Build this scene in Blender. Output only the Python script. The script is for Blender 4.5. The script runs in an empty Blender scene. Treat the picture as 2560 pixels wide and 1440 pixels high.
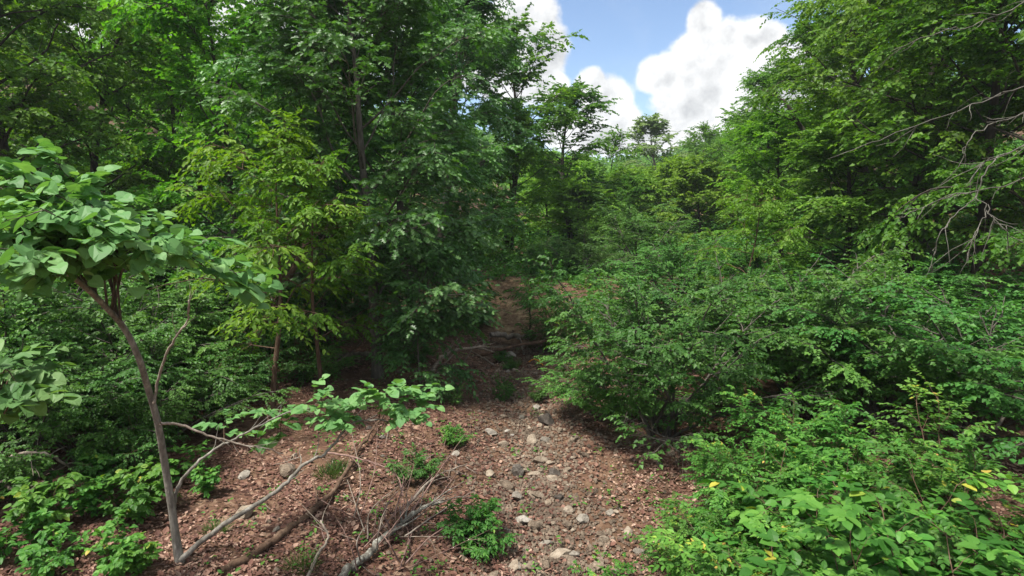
import bpy, math, random
import numpy as np
from mathutils import Vector
S = bpy.context.scene
COL = S.collection
R = math.radians
PI = math.pi
random.seed(7)

# ---------------------------------------------------------------- camera model
F, CX, CY = 1500.0, 1280.0, 720.0
PITCH = math.atan(200 / 1500)
CAMZ = 4.0
cp, sp = math.cos(PITCH), math.sin(PITCH)

def pix(px, py, D):
    a = (px - CX) / F * D; b = -(py - CY) / F * D
    return np.array((a, D * cp + b * sp, CAMZ + b * cp - D * sp))

def sstep(a, b, x):
    t = np.clip((x - a) / (b - a), 0, 1)
    return t * t * (3 - 2 * t)

def terrain(x, y):
    x = np.asarray(x, float); y = np.asarray(y, float)
    c = 0.25 + 0.25 * np.sin(y * 0.32 - 0.6) + 0.17 * np.maximum(y - 24, 0)
    u = x - c
    z = -0.22 * np.exp(-(u / 1.3) ** 2) * (1 - sstep(20, 26, y))
    z = z + 0.055 * np.maximum(-2.2 - u, 0) + 0.12 * np.maximum(-9 - u, 0) + 0.1 * np.maximum(-18 - u, 0)
    z = z + 0.045 * np.maximum(u - 3, 0) + 0.12 * np.maximum(u - 10, 0) + 0.12 * np.maximum(u - 20, 0)
    z = z + 1.15 * sstep(18.6, 23.5, y + 0.4 * np.sin(x * 1.1))
    z = z + 11 * sstep(110, 290, y) + 0.015 * np.maximum(y - 40, 0)
    z = z + 0.06 * np.sin(x * 1.7 + 0.6 * y) * np.cos(y * 1.3 - 0.4 * x) + 0.035 * np.sin(x * 4.1 - y * 2.3) * np.sin(y * 3.7 + x)
    return z

def tz(x, y):
    return float(terrain(x, y))

def gp(px, py, h=0.0):
    """Where the view through a point of the picture meets the ground, lifted by h."""
    o = np.array((0, 0, CAMZ)); d = pix(px, py, 1.0) - o
    t = 1.0
    for _ in range(4000):
        p = o + d * t
        if p[2] <= tz(p[0], p[1]) + h:
            break
        t += 0.02
    return p

def at(px, D):
    x = (px - CX) / F * D
    return np.array((x, D, tz(x, D)))

# ---------------------------------------------------------------- materials
def newmat(name):
    m = bpy.data.materials.new(name); m.use_nodes = True
    nt = m.node_tree; nt.nodes.clear()
    return m, nt, nt.nodes, nt.links

def ramp(N, stops, interp='LINEAR'):
    r = N.new('ShaderNodeValToRGB'); r.color_ramp.interpolation = interp
    e = r.color_ramp.elements
    while len(e) < len(stops): e.new(0.5)
    for k, (p, c) in enumerate(stops):
        e[k].position = p; e[k].color = (*c, 1)
    return r

def leafmat(name, dark, mid, light, trans, tw=0.38, rough=0.5, spec=0.4, hue=0.03, extra=None):
    m, nt, N, L = newmat(name)
    a = N.new('ShaderNodeAttribute'); a.attribute_name = 'tone'
    rp = ramp(N, [(0.0, dark), (0.5, mid), (.9 if extra else 1.0, light)] + (extra or []))
    L.new(a.outputs['Fac'], rp.inputs['Fac'])
    oi = N.new('ShaderNodeObjectInfo')
    hs = N.new('ShaderNodeHueSaturation')
    mr = N.new('ShaderNodeMapRange'); mr.inputs[3].default_value = 0.5 - hue; mr.inputs[4].default_value = 0.5 + hue * 0.6
    L.new(oi.outputs['Random'], mr.inputs[0]); L.new(mr.outputs[0], hs.inputs['Hue'])
    mv = N.new('ShaderNodeMapRange'); mv.inputs[3].default_value = 0.8; mv.inputs[4].default_value = 1.2
    mm = N.new('ShaderNodeMath'); mm.operation = 'FRACT'
    m2 = N.new('ShaderNodeMath'); m2.operation = 'MULTIPLY'; m2.inputs[1].default_value = 7.31
    L.new(oi.outputs['Random'], m2.inputs[0]); L.new(m2.outputs[0], mm.inputs[0]); L.new(mm.outputs[0], mv.inputs[0])
    L.new(mv.outputs[0], hs.inputs['Value']); L.new(rp.outputs['Color'], hs.inputs['Color'])
    p = N.new('ShaderNodeBsdfPrincipled'); p.inputs['Roughness'].default_value = rough
    p.inputs['Specular IOR Level'].default_value = spec
    L.new(hs.outputs['Color'], p.inputs['Base Color'])
    t = N.new('ShaderNodeBsdfTranslucent')
    mx = N.new('ShaderNodeMix'); mx.data_type = 'RGBA'; mx.blend_type = 'MULTIPLY'; mx.inputs[0].default_value = 1
    L.new(hs.outputs['Color'], mx.inputs['A']); mx.inputs['B'].default_value = (*trans, 1)
    L.new(mx.outputs['Result'], t.inputs['Color'])
    s = N.new('ShaderNodeMixShader'); s.inputs[0].default_value = tw
    L.new(p.outputs[0], s.inputs[1]); L.new(t.outputs[0], s.inputs[2])
    o = N.new('ShaderNodeOutputMaterial'); L.new(s.outputs[0], o.inputs['Surface'])
    return m

def barkmat(name, c1, c2, c3, scale=9.0):
    m, nt, N, L = newmat(name)
    tc = N.new('ShaderNodeTexCoord')
    mp = N.new('ShaderNodeMapping'); mp.inputs['Scale'].default_value = (1, 1, 0.28)
    L.new(tc.outputs['Object'], mp.inputs['Vector'])
    n = N.new('ShaderNodeTexNoise'); n.inputs['Scale'].default_value = scale; n.inputs['Detail'].default_value = 8; n.inputs['Roughness'].default_value = 0.7
    L.new(mp.outputs[0], n.inputs['Vector'])
    rp = ramp(N, [(0.32, c1), (0.52, c2), (0.68, c3)])
    L.new(n.outputs['Fac'], rp.inputs['Fac'])
    n2 = N.new('ShaderNodeTexNoise'); n2.inputs['Scale'].default_value = scale * 4; n2.inputs['Detail'].default_value = 4
    L.new(mp.outputs[0], n2.inputs['Vector'])
    b = N.new('ShaderNodeBump'); b.inputs['Strength'].default_value = 0.7; b.inputs['Distance'].default_value = 0.02
    L.new(n2.outputs['Fac'], b.inputs['Height'])
    p = N.new('ShaderNodeBsdfPrincipled'); p.inputs['Roughness'].default_value = 0.9; p.inputs['Specular IOR Level'].default_value = 0.2
    L.new(rp.outputs[0], p.inputs['Base Color']); L.new(b.outputs[0], p.inputs['Normal'])
    o = N.new('ShaderNodeOutputMaterial'); L.new(p.outputs[0], o.inputs['Surface'])
    return m

M = {
 'oak':   leafmat('oak_leaf', (.026, .085, .020), (.056, .165, .036), (.115, .260, .070), (1.3, 1.5, .5), .32, .45, .42, .012),
 'lime':  leafmat('lime_leaf', (.050, .145, .013), (.098, .245, .023), (.180, .340, .038), (1.32, 1.38, .4), .48, .5, .25, .02),
 'valley': leafmat('valley_leaf', (.080, .175, .018), (.150, .290, .032), (.25, .39, .055), (1.3, 1.35, .45), .45, .5, .25, .012),
 'wood':  leafmat('wood_leaf', (.040, .115, .015), (.080, .195, .024), (.160, .300, .036), (1.3, 1.4, .4), .42, .5, .25, .013),
 'shrub': leafmat('shrub_leaf', (.028, .095, .017), (.055, .160, .029), (.110, .250, .050), (1.3, 1.4, .5), .36, .5, .28, .02),
 'redbud': leafmat('redbud_leaf', (.062, .165, .048), (.120, .265, .082), (.205, .360, .120), (1.3, 1.35, .5), .34, .55, .3, .01),
 'bright': leafmat('bright_leaf', (.034, .120, .018), (.066, .200, .030), (.130, .300, .048), (1.3, 1.3, .5), .40, .5, .28, .015, [(.93, (.20, .37, .05)), (.97, (.42, .40, .06)), (1.0, (.50, .30, .10))]),
 'pale':  leafmat('pale_leaf', (.130, .210, .075), (.21, .31, .115), (.29, .38, .17), (1.2, 1.35, .6), .40, .6, .3, .0),
 'grass': leafmat('grass_blade', (.035, .085, .020), (.060, .140, .026), (.10, .19, .04), (1.3, 1.3, .5), .3, .5, .3, .02),
 'dry':   leafmat('dry_leaf', (.040, .018, .014), (.155, .078, .058), (.44, .31, .235), (1.1, 1.0, .9), .12, .75, .2, .0),
 'bark':  barkmat('grey_bark', (.035, .030, .024), (.085, .076, .063), (.16, .145, .12)),
 'darkbark': barkmat('dark_bark', (.018, .015, .012), (.045, .038, .030), (.085, .072, .058)),
 'brownbark': barkmat('brown_bark', (.050, .030, .020), (.110, .068, .046), (.17, .115, .08)),
 'redbark': barkmat('speckled_bark', (.080, .072, .060), (.19, .175, .15), (.36, .34, .30), 14),
 'dead':  barkmat('weathered_wood', (.11, .09, .07), (.23, .19, .155), (.38, .335, .28)),
 'silver':  barkmat('silvery_dead_wood', (.05, .046, .038), (.105, .10, .085), (.20, .19, .165)),
 'twig':  barkmat('twig_bark', (.10, .06, .05), (.20, .125, .105), (.32, .22, .19)),
 'orange': barkmat('orange_twig', (.45, .15, .02), (.60, .24, .04), (.70, .34, .08)),
 'lichen': barkmat('lichened_bark', (.045, .040, .032), (.14, .13, .11), (.40, .41, .36), 18),
}

def groundmat():
    m, nt, N, L = newmat('forest_floor')
    tc = N.new('ShaderNodeTexCoord'); P = tc.outputs['Object']
    v = N.new('ShaderNodeTexVoronoi'); v.inputs['Scale'].default_value = 13; v.inputs['Randomness'].default_value = 1
    nd = N.new('ShaderNodeTexNoise'); nd.inputs['Scale'].default_value = 9; nd.inputs['Detail'].default_value = 3
    L.new(P, nd.inputs['Vector'])
    va = N.new('ShaderNodeVectorMath'); va.operation = 'MULTIPLY_ADD'; va.inputs[1].default_value = (.12, .12, .12)
    L.new(nd.outputs['Color'], va.inputs[0]); L.new(P, va.inputs[2]); L.new(va.outputs[0], v.inputs['Vector'])
    sx = N.new('ShaderNodeSeparateColor'); L.new(v.outputs['Color'], sx.inputs[0])
    lit = ramp(N, [(0, (.035, .018, .013)), (.45, (.10, .05, .035)), (.8, (.18, .10, .07)), (1, (.32, .22, .155))])
    L.new(sx.outputs[0], lit.inputs['Fac'])
    # soil
    n1 = N.new('ShaderNodeTexNoise'); n1.inputs['Scale'].default_value = 5; n1.inputs['Detail'].default_value = 10; n1.inputs['Roughness'].default_value = .75
    L.new(P, n1.inputs['Vector'])
    soil = ramp(N, [(.3, (.055, .032, .020)), (.5, (.115, .068, .042)), (.7, (.20, .135, .088))])
    L.new(n1.outputs['Fac'], soil.inputs['Fac'])
    n2 = N.new('ShaderNodeTexNoise'); n2.inputs['Scale'].default_value = .9; n2.inputs['Detail'].default_value = 5
    L.new(P, n2.inputs['Vector'])
    mk = ramp(N, [(.42, (0, 0, 0)), (.58, (1, 1, 1))]); L.new(n2.outputs['Fac'], mk.inputs['Fac'])
    mx = N.new('ShaderNodeMix'); mx.data_type = 'RGBA'
    L.new(mk.outputs[0], mx.inputs[0]); L.new(soil.outputs[0], mx.inputs['A']); L.new(lit.outputs[0], mx.inputs['B'])
    # clay bank, by vertex mask
    at_ = N.new('ShaderNodeAttribute'); at_.attribute_name = 'clay'
    clay = ramp(N, [(.3, (.15, .10, .05)), (.5, (.27, .19, .105)), (.7, (.38, .29, .18))])
    L.new(n1.outputs['Fac'], clay.inputs['Fac'])
    mc = N.new('ShaderNodeMix'); mc.data_type = 'RGBA'
    cr = ramp(N, [(.38, (.15, .15, .15)), (.55, (1, 1, 1))]); L.new(n1.outputs['Fac'], cr.inputs['Fac'])
    cm = N.new('ShaderNodeMath'); cm.operation = 'MULTIPLY'; L.new(at_.outputs['Fac'], cm.inputs[0]); L.new(cr.outputs[0], cm.inputs[1])
    L.new(cm.outputs[0], mc.inputs[0]); L.new(mx.outputs['Result'], mc.inputs['A']); L.new(clay.outputs[0], mc.inputs['B'])
    b = N.new('ShaderNodeBump'); b.inputs['Strength'].default_value = .9; b.inputs['Distance'].default_value = .04
    ad = N.new('ShaderNodeMath'); ad.operation = 'ADD'
    L.new(sx.outputs[1], ad.inputs[0]); L.new(n1.outputs['Fac'], ad.inputs[1]); L.new(ad.outputs[0], b.inputs['Height'])
    p = N.new('ShaderNodeBsdfPrincipled'); p.inputs['Roughness'].default_value = .95; p.inputs['Specular IOR Level'].default_value = .15
    L.new(mc.outputs['Result'], p.inputs['Base Color']); L.new(b.outputs[0], p.inputs['Normal'])
    o = N.new('ShaderNodeOutputMaterial'); L.new(p.outputs[0], o.inputs['Surface'])
    return m

def rockmat(name, c1, c2, c3):
    m, nt, N, L = newmat(name)
    tc = N.new('ShaderNodeTexCoord')
    n = N.new('ShaderNodeTexNoise'); n.inputs['Scale'].default_value = 2.2; n.inputs['Detail'].default_value = 9; n.inputs['Roughness'].default_value = .7
    L.new(tc.outputs['Object'], n.inputs['Vector'])
    oi = N.new('ShaderNodeObjectInfo')
    ad = N.new('ShaderNodeMath'); ad.operation = 'MULTIPLY_ADD'; ad.inputs[1].default_value = .35
    sb = N.new('ShaderNodeMath'); sb.operation = 'SUBTRACT'; sb.inputs[1].default_value = .5
    L.new(oi.outputs['Random'], sb.inputs[0]); L.new(sb.outputs[0], ad.inputs[0]); L.new(n.outputs['Fac'], ad.inputs[2])
    rp = ramp(N, [(.28, c1), (.5, c2), (.74, c3)]); L.new(ad.outputs[0], rp.inputs['Fac'])
    n2 = N.new('ShaderNodeTexNoise'); n2.inputs['Scale'].default_value = 11; n2.inputs['Detail'].default_value = 6
    L.new(tc.outputs['Object'], n2.inputs['Vector'])
    b = N.new('ShaderNodeBump'); b.inputs['Strength'].default_value = .5; b.inputs['Distance'].default_value = .15
    L.new(n2.outputs['Fac'], b.inputs['Height'])
    p = N.new('ShaderNodeBsdfPrincipled'); p.inputs['Roughness'].default_value = .9; p.inputs['Specular IOR Level'].default_value = .2
    L.new(rp.outputs[0], p.inputs['Base Color']); L.new(b.outputs[0], p.inputs['Normal'])
    o = N.new('ShaderNodeOutputMaterial'); L.new(p.outputs[0], o.inputs['Surface'])
    return m
M['rock'] = rockmat('creek_stone', (.10, .075, .055), (.22, .172, .128), (.38, .32, .25))
M['palerock'] = rockmat('pale_stone', (.16, .14, .115), (.28, .25, .21), (.43, .395, .345))
M['darkrock'] = rockmat('dark_stone', (.05, .042, .036), (.10, .085, .072), (.17, .15, .13))
M['ground'] = groundmat()

# ---------------------------------------------------------------- mesh helpers
def mesh_np(name, V, loops, totals, mat, tone=None, smooth=False):
    me = bpy.data.meshes.new(name)
    V = np.asarray(V, np.float32).reshape(-1, 3)
    loops = np.asarray(loops, np.int32).ravel(); totals = np.asarray(totals, np.int32).ravel()
    me.vertices.add(len(V)); me.vertices.foreach_set('co', V.ravel())
    me.loops.add(len(loops)); me.loops.foreach_set('vertex_index', loops)
    me.polygons.add(len(totals))
    st = np.concatenate(([0], np.cumsum(totals)[:-1])).astype(np.int32)
    me.polygons.foreach_set('loop_start', st)
    me.polygons.foreach_set('loop_total', totals)
    me.polygons.foreach_set('use_smooth', np.full(len(totals), smooth))
    me.update(calc_edges=True)
    if tone is not None:
        a = me.attributes.new('tone', 'FLOAT', 'POINT'); a.data.foreach_set('value', np.asarray(tone, np.float32))
    me.materials.append(mat)
    return me

def norm(v):
    return v / np.maximum(np.linalg.norm(v, axis=-1, keepdims=True), 1e-9)

def halves(side, mid, fold, curl):
    """A leaf blade folded along its midrib: two flat-ish halves."""
    V, Fc = [], []
    def z(x, y): return abs(x) * fold - curl * y * y
    for y in mid: V.append((0, y, z(0, y)))
    nm = len(mid)
    for sgn in (-1, 1):
        b = len(V)
        for x, y in side: V.append((sgn * x, y, z(x, y)))
        ring = list(range(nm)) + [b + k for k in range(len(side) - 1, -1, -1)]
        Fc.append(ring if sgn < 0 else ring[::-1])
    return np.array(V, float), Fc

TM = {
 'lite': halves([(.30, .45)], [0, 1.0], .35, .25),
 'wide': halves([(.42, .40)], [0, 1.0], .3, .25),
 'oval': halves([(.17, .18), (.27, .45), (.17, .78)], [0, .5, 1.0], .3, .25),
 'heart': halves([(.20, -.15), (.42, -.06), (.54, .17), (.52, .42), (.36, .70), (.14, .90)], [0, .5, 1.0], .10, .30),
 'oak': halves([(.06, .12), (.30, .24), (.11, .36), (.40, .58), (.13, .66), (.25, .88)], [0, .5, 1.0], .22, .2),
 'round': halves([(.22, .06), (.37, .32), (.33, .62), (.15, .88)], [0, .5, 1.0], .2, .22),
 'litter': halves([(.25, .2), (.36, .5), (.2, .8)], [0, .5, 1.0], .28, -.22),
}

def leaves_mesh(name, tmpl, P, D, Nn, s, tone, mat):
    T, Fc = TM[tmpl]
    D = norm(D); X = norm(np.cross(D, Nn)); Z = np.cross(X, D)
    V = P[:, None, :] + s[:, None, None] * (T[None, :, 0, None] * X[:, None, :] + T[None, :, 1, None] * D[:, None, :] + T[None, :, 2, None] * Z[:, None, :])
    n, k = len(P), len(T)
    fl = np.concatenate([np.array(f) for f in Fc]); tot = np.array([len(f) for f in Fc])
    loops = (np.arange(n)[:, None] * k + fl[None, :])
    return mesh_np(name, V, loops, np.tile(tot, n), mat, np.repeat(tone, k))

class Tubes:
    def __init__(self): self.V, self.L, self.T, self.n = [], [], [], 0
    def add(self, pts, rad, sides=6):
        pts = np.asarray(pts, float); rad = np.broadcast_to(np.asarray(rad, float), (len(pts),))
        d = norm(np.gradient(pts, axis=0))
        ref = np.array((1., 0, 0)) if abs(d[0][0]) < .8 else np.array((0, 1., 0))
        a = norm(np.cross(d, ref)); b = np.cross(d, a)
        th = np.arange(sides) / sides * 2 * PI
        ring = pts[:, None, :] + rad[:, None, None] * (np.cos(th)[None, :, None] * a[:, None, :] + np.sin(th)[None, :, None] * b[:, None, :])
        m = len(pts)
        i = np.arange(m - 1)[:, None] * sides; j = np.arange(sides)[None, :]; j2 = (j + 1) % sides
        q = np.stack((i + j, i + j2, i + sides + j2, i + sides + j), -1).reshape(-1, 4) + self.n
        self.V.append(ring.reshape(-1, 3)); self.L.append(q.ravel()); self.T.append(np.full(len(q), 4)); 
        cap = np.arange(sides) + self.n + (m - 1) * sides
        self.L.append(cap); self.T.append(np.array([sides]))
        self.n += m * sides
    def sticks(self, P0, P1, r):
        """Many thin three-sided twigs at once."""
        n = len(P0)
        if n == 0: return
        d = norm(P1 - P0); a = norm(np.cross(d, np.array((.31, .2, .93)))); b = np.cross(d, a)
        th = np.arange(3) / 3 * 2 * PI
        off = np.cos(th)[None, :, None] * a[:, None, :] + np.sin(th)[None, :, None] * b[:, None, :]
        V = np.concatenate((P0[:, None, :] + off * r, P1[:, None, :] + off * r * .4), 1)
        f = np.array([(0, 1, 4, 3), (1, 2, 5, 4), (2, 0, 3, 5)]).ravel()
        self.V.append(V.reshape(-1, 3)); self.L.append((np.arange(n)[:, None] * 6 + f[None, :]).ravel() + self.n)
        self.T.append(np.full(n * 3, 4)); self.n += n * 6
    def mesh(self, name, mat):
        return mesh_np(name, np.concatenate(self.V), np.concatenate(self.L), np.concatenate(self.T), mat, None, True)

def smooth_line(pts, n=6):
    """Catmull-Rom through pts."""
    P = np.asarray(pts, float)
    if len(P) < 3: 
        t = np.linspace(0, 1, n * 2)[:, None]; return P[0] * (1 - t) + P[-1] * t
    E = np.vstack((2 * P[0] - P[1], P, 2 * P[-1] - P[-2])); out = []
    for k in range(len(P) - 1):
        p0, p1, p2, p3 = E[k:k + 4]
        for t in np.arange(n) / n:
            out.append(.5 * (2 * p1 + (p2 - p0) * t + (2 * p0 - 5 * p1 + 4 * p2 - p3) * t * t + (3 * p1 - p0 - 3 * p2 + p3) * t ** 3))
    out.append(P[-1]); return np.array(out)

def along(line, t):
    d = np.concatenate(([0], np.cumsum(np.linalg.norm(np.diff(line, axis=0), axis=1)))); d /= d[-1]
    t = np.atleast_1d(t)
    p = np.stack([np.interp(t, d, line[:, k]) for k in range(3)], -1)
    e = np.stack([np.interp(np.minimum(t + .04, 1), d, line[:, k]) - np.interp(np.maximum(t - .04, 0), d, line[:, k]) for k in range(3)], -1)
    return p, norm(e)

def rotz(v, a):
    c, s = np.cos(a), np.sin(a)
    return np.stack((v[..., 0] * c - v[..., 1] * s, v[..., 0] * s + v[..., 1] * c, v[..., 2]), -1)

def wander(rng, p0, d, L, n, wob, lift):
    pts = [np.array(p0, float)]; d = np.array(d, float)
    for k in range(n):
        d = norm(d + rng.normal(0, wob, 3) + np.array((0, 0, lift)))
        pts.append(pts[-1] + d * L / n)
    return np.array(pts)

# ---------------------------------------------------------------- plants
def foliage_on(rng, limbs, wood, nsec, sec_len, ntw, twl, nleaf, droop, sec_r, s0=.25, flat=.45, spread=1.0, twig_r=.004, opposite=False, seclift=.02, vert=.55, drop=0.0, vj=.18):
    """Side branches on limbs, twigs on side branches, leaves on twigs: returns the leaf arrays."""
    TP, TD, TC = [], [], []
    for ln, r0 in limbs:
        L = np.linalg.norm(np.diff(ln, axis=0), axis=1).sum()
        ns = max(2, int(round(nsec * rng.uniform(.8, 1.2))))
        ts = np.sort(rng.uniform(s0, 1, ns)); ts[-1] = .98
        pp, dd = along(ln, ts)
        for k in range(ns):
            sgn = 1 if (k % 2) else -1
            ang = sgn * rng.uniform(.5, 1.15) if k < ns - 1 else rng.normal(0, .2)
            if rng.uniform() < drop: continue
            d = rotz(dd[k], ang); d[2] = d[2] * vert + rng.normal(.02, vj)
            sl = sec_len * (1.15 - .6 * ts[k]) * rng.uniform(.65, 1.3)
            sc = wander(rng, pp[k], norm(d), sl, 4, .13, seclift)
            if wood is not None: wood.add(sc, np.linspace(sec_r, sec_r * .3, 5), 4)
            nt = max(2, int(round(ntw * rng.uniform(.7, 1.3))))
            tt = np.linspace(.12, 1, nt); p2, d2 = along(sc, tt)
            sg = np.where(np.arange(nt) % 2, 1., -1.) * rng.uniform(.45, 1.05, nt); sg[-1] *= .15
            v = rotz(d2, sg); v[:, 2] = v[:, 2] * (.5 if vert < .7 else .75) + rng.normal(-.03 if vert < .7 else -.12, .16 if vert < .7 else .25, nt)
            TP.append(p2); TD.append(norm(v)); TC.append(np.full(nt, rng.uniform(0, 1)))
    TP = np.concatenate(TP); TD = np.concatenate(TD); TC = np.concatenate(TC)
    n = len(TP); TL = twl * rng.uniform(.6, 1.3, n)
    s = np.linspace(.14, 1, nleaf)
    if opposite: s = np.repeat(np.linspace(.2, 1, (nleaf + 1) // 2), 2)[:nleaf]
    P = TP[:, None, :] + TD[:, None, :] * (TL[:, None] * s[None, :])[..., None]
    P[..., 2] -= droop * TL[:, None] * s[None, :] ** 2
    side = np.where(np.arange(nleaf) % 2, 1., -1.)[None, :]
    ang = side * rng.uniform(.5, 1.2, (n, nleaf)) * spread
    ang[:, -1] *= .2
    D = rotz(np.repeat(TD[:, None, :], nleaf, 1), ang)
    D[..., 2] = D[..., 2] * .5 - droop * .7 + rng.normal(0, .22, (n, nleaf))
    Nn = np.zeros_like(D); Nn[..., 2] = 1; Nn += rng.normal(0, flat, D.shape)
    if wood is not None and twig_r: wood.sticks(TP, P[:, -1, :], twig_r)
    tone = np.clip(.45 * TC[:, None] + .55 * rng.uniform(0, 1, (n, nleaf)), 0, 1)
    return P.reshape(-1, 3), D.reshape(-1, 3), Nn.reshape(-1, 3), tone.ravel()

PROTO = {}
def tree_proto(key, seed, H, Rr, start, nl, leaf, tmpl, mat, bark, tr=.16, nsec=8, ntw=7, nleaf=8, twl=.55, sec=1.3, droop=.22, up=(.1, 1.1), prof=None, fork=None, flat=.5, twig_r=.004, wob=.05, drop=.27):
    rng = np.random.default_rng(seed)
    W = Tubes()
    tk = wander(rng, (0, 0, -.3), (0, 0, 1), H * .96 + .3, 9, wob, .09)
    W.add(smooth_line(tk, 3), tr * np.linspace(1.15, .12, 28) ** .9 * np.concatenate(([1.35, 1.12], np.ones(26))), 9)
    limbs = [(tk[-3:], .03)]
    prof = prof or (lambda t: (.72 + .28 * min(1, t * 2.5)) * max(.1, 1 - t ** 2.4) ** .62)
    for k in range(nl):
        t = start + (1 - start) * ((k + rng.uniform(0, .9)) / nl)
        p, d = along(tk, t); u = (t - start) / (1 - start)
        az = k * 2.39996 + rng.normal(0, .35)
        el = up[0] + (up[1] - up[0]) * u + rng.normal(0, .15)
        dv = np.array((math.cos(az) * math.cos(el), math.sin(az) * math.cos(el), math.sin(el)))
        L = max(.7, Rr * prof(u) * rng.uniform(.7, 1.2))
        ln = wander(rng, p[0], dv, L * .62, 4, .13, .04)
        ln = np.vstack((ln, wander(rng, ln[-1], norm(ln[-1] - ln[-2]), L * .38, 3, .16, -.14)[1:]))
        r = max(.012, tr * .42 * (1 - t * .75) * min(1, L / Rr + .2))
        W.add(smooth_line(ln, 2), np.linspace(r, r * .22, 15), 6)
        limbs.append((ln, r))
    P, D, Nn, tone = foliage_on(rng, limbs, W, nsec, sec, ntw, twl, nleaf, droop, .012, s0=.3, flat=flat, twig_r=twig_r, vert=.8, drop=drop, vj=.28, seclift=-.05)
    s = leaf * rng.uniform(.6, 1.25, len(P))
    PROTO[key] = [('trunk', W.mesh(key + '_trunk', M[bark])), ('crown', leaves_mesh(key + '_crown', tmpl, P, D, Nn, s, tone, M[mat]))]
    return len(P)

def shrub_proto(key, seed, H, Rr, nst, leaf, tmpl, mat, bark, nsec=7, ntw=6, nleaf=9, twl=.35, sec=.8, droop=.25, lean=(.25, 1.1), r=.022, opposite=False, flat=.4, s0=.25, twig_r=.003, lift=.0, spread=1.0, names=('stem', 'foliage'), sere=0.0, vert=.55, vj=.18, zmin=.03):
    rng = np.random.default_rng(seed)
    W = Tubes(); limbs = []
    for k in range(nst):
        az = k / nst * 2 * PI + rng.normal(0, .3)
        le = rng.uniform(*lean)
        dv = np.array((math.cos(az) * math.sin(le), math.sin(az) * math.sin(le), math.cos(le)))
        L = H * .95 / max(.35, math.cos(le)) if le < .5 else Rr / max(.3, math.sin(le))
        L = min(L, math.hypot(H, Rr)) * rng.uniform(.75, 1.05)
        b = rng.normal(0, .05 * Rr, 3); b[2] = -.1
        ln = wander(rng, b, dv, L, 7, .1, lift)
        W.add(smooth_line(ln, 2), np.linspace(r, r * .25, 15), 6)
        limbs.append((ln, r))
    P, D, Nn, tone = foliage_on(rng, limbs, W, nsec, sec, ntw, twl, nleaf, droop, r * .4, s0=s0, flat=flat, opposite=opposite, twig_r=twig_r, spread=spread, vert=vert, vj=vj)
    if sere: tone = np.where(rng.uniform(0, 1, len(tone)) < sere, rng.uniform(.93, 1, len(tone)), tone)
    k = P[:, 2] > zmin + (rng.uniform(-.1, .25, len(P)) if zmin > .1 else 0)
    P, D, Nn, tone = P[k], D[k], Nn[k], tone[k]
    s = leaf * rng.uniform(.6, 1.25, len(P))
    PROTO[key] = [(names[0], W.mesh(key + '_stem', M[bark])), (names[1], leaves_mesh(key + '_foliage', tmpl, P, D, Nn, s, tone, M[mat]))]
    return len(P)

def tag(o, label, cat, group=None, kind=None):
    if label: o['label'] = label
    if cat: o['category'] = cat
    if group: o['group'] = group
    if kind: o['kind'] = kind
    return o

def link(name, me, parent=None):
    o = bpy.data.objects.new(name, me); COL.objects.link(o)
    if parent is not None: o.parent = parent
    return o

def root(name, loc, rz=0, sc=1.0, label=None, cat=None, group=None, tilt=(0, 0)):
    e = bpy.data.objects.new(name, None); COL.objects.link(e)
    e.location = loc; e.rotation_euler = (tilt[0], tilt[1], rz)
    e.scale = (sc, sc, sc) if np.isscalar(sc) else sc
    e.empty_display_size = .2
    return tag(e, label, cat, group)

def plant(name, key, loc, rz, sc, label, cat, group=None, tilt=(0, 0)):
    e = root(name, loc, rz, sc, label, cat, group, tilt)
    for pn, me in PROTO[key]: link(pn, me, e)
    return e

# ---- tree kinds
cnt = {}; HT = {}
def T(key, sd, H, *a, **k): HT[key] = H; cnt[key] = tree_proto(key, sd, H, *a, **k)
def B(key, sd, H, *a, **k): HT[key] = H; cnt[key] = shrub_proto(key, sd, H, *a, **k)
for i, sd in enumerate((11, 12, 13)):
    T('oak%d' % i, sd, 12.5, 4.2, .10, 34, .16, 'oak', 'oak', 'bark', .15, 12, 8, 9, .55, 1.4, .35, (.2, 1.15), flat=.6, drop=.18)
for i, sd in enumerate((21, 22, 23)):
    T('lime%d' % i, sd, 11.5, 4.2, .14, 28, .16, 'wide', 'lime', 'darkbark', .13, 11, 7, 9, .55, 1.4, .35, (.35, 1.15), flat=.6)
for i, sd in enumerate((31, 32, 33, 34)):
    T('wood%d' % i, sd, 13.5, 5.0, .21, 34, .16, 'wide', 'wood', 'darkbark', .19, 13, 8, 9, .6, 1.6, .35, (.25, 1.15), wob=.06, flat=.6)
T('airy', 35, 12, 4.0, .32, 22, .19, 'wide', 'wood', 'darkbark', .15, 9, 6, 9, .6, 1.3, .3, (.5, 1.2), wob=.06, flat=.6)
for i, sd in enumerate((41, 42)):
    T('slim%d' % i, sd, 6.5, 2.0, .12, 20, .13, 'wide', 'wood', 'darkbark', .055, 8, 6, 8, .45, .8, .35, (.2, 1.0))
T('pale', 51, 14, 4.4, .10, 40, .24, 'wide', 'pale', 'bark', .18, 10, 7, 8, .6, 1.5, .25, (.4, 1.2), flat=.8, drop=.42)
for i, sd in enumerate((55, 56)):
    T('dome%d' % i, sd, 7.0, 3.4, .04, 34, .2, 'wide', 'valley', 'darkbark', .1, 10, 7, 9, .6, 1.2, .3, (.15, 1.15), flat=.7, prof=lambda t: math.sin(PI * min(1, .28 + t * .70)) ** .6)
for i, sd in enumerate((61, 62)):
    T('hick%d' % i, sd, 7.5, 3.2, .25, 14, .17, 'oval', 'lime', 'brownbark', .075, 7, 5, 10, .6, 1.0, .5, (.25, .9), drop=.2)
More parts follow.
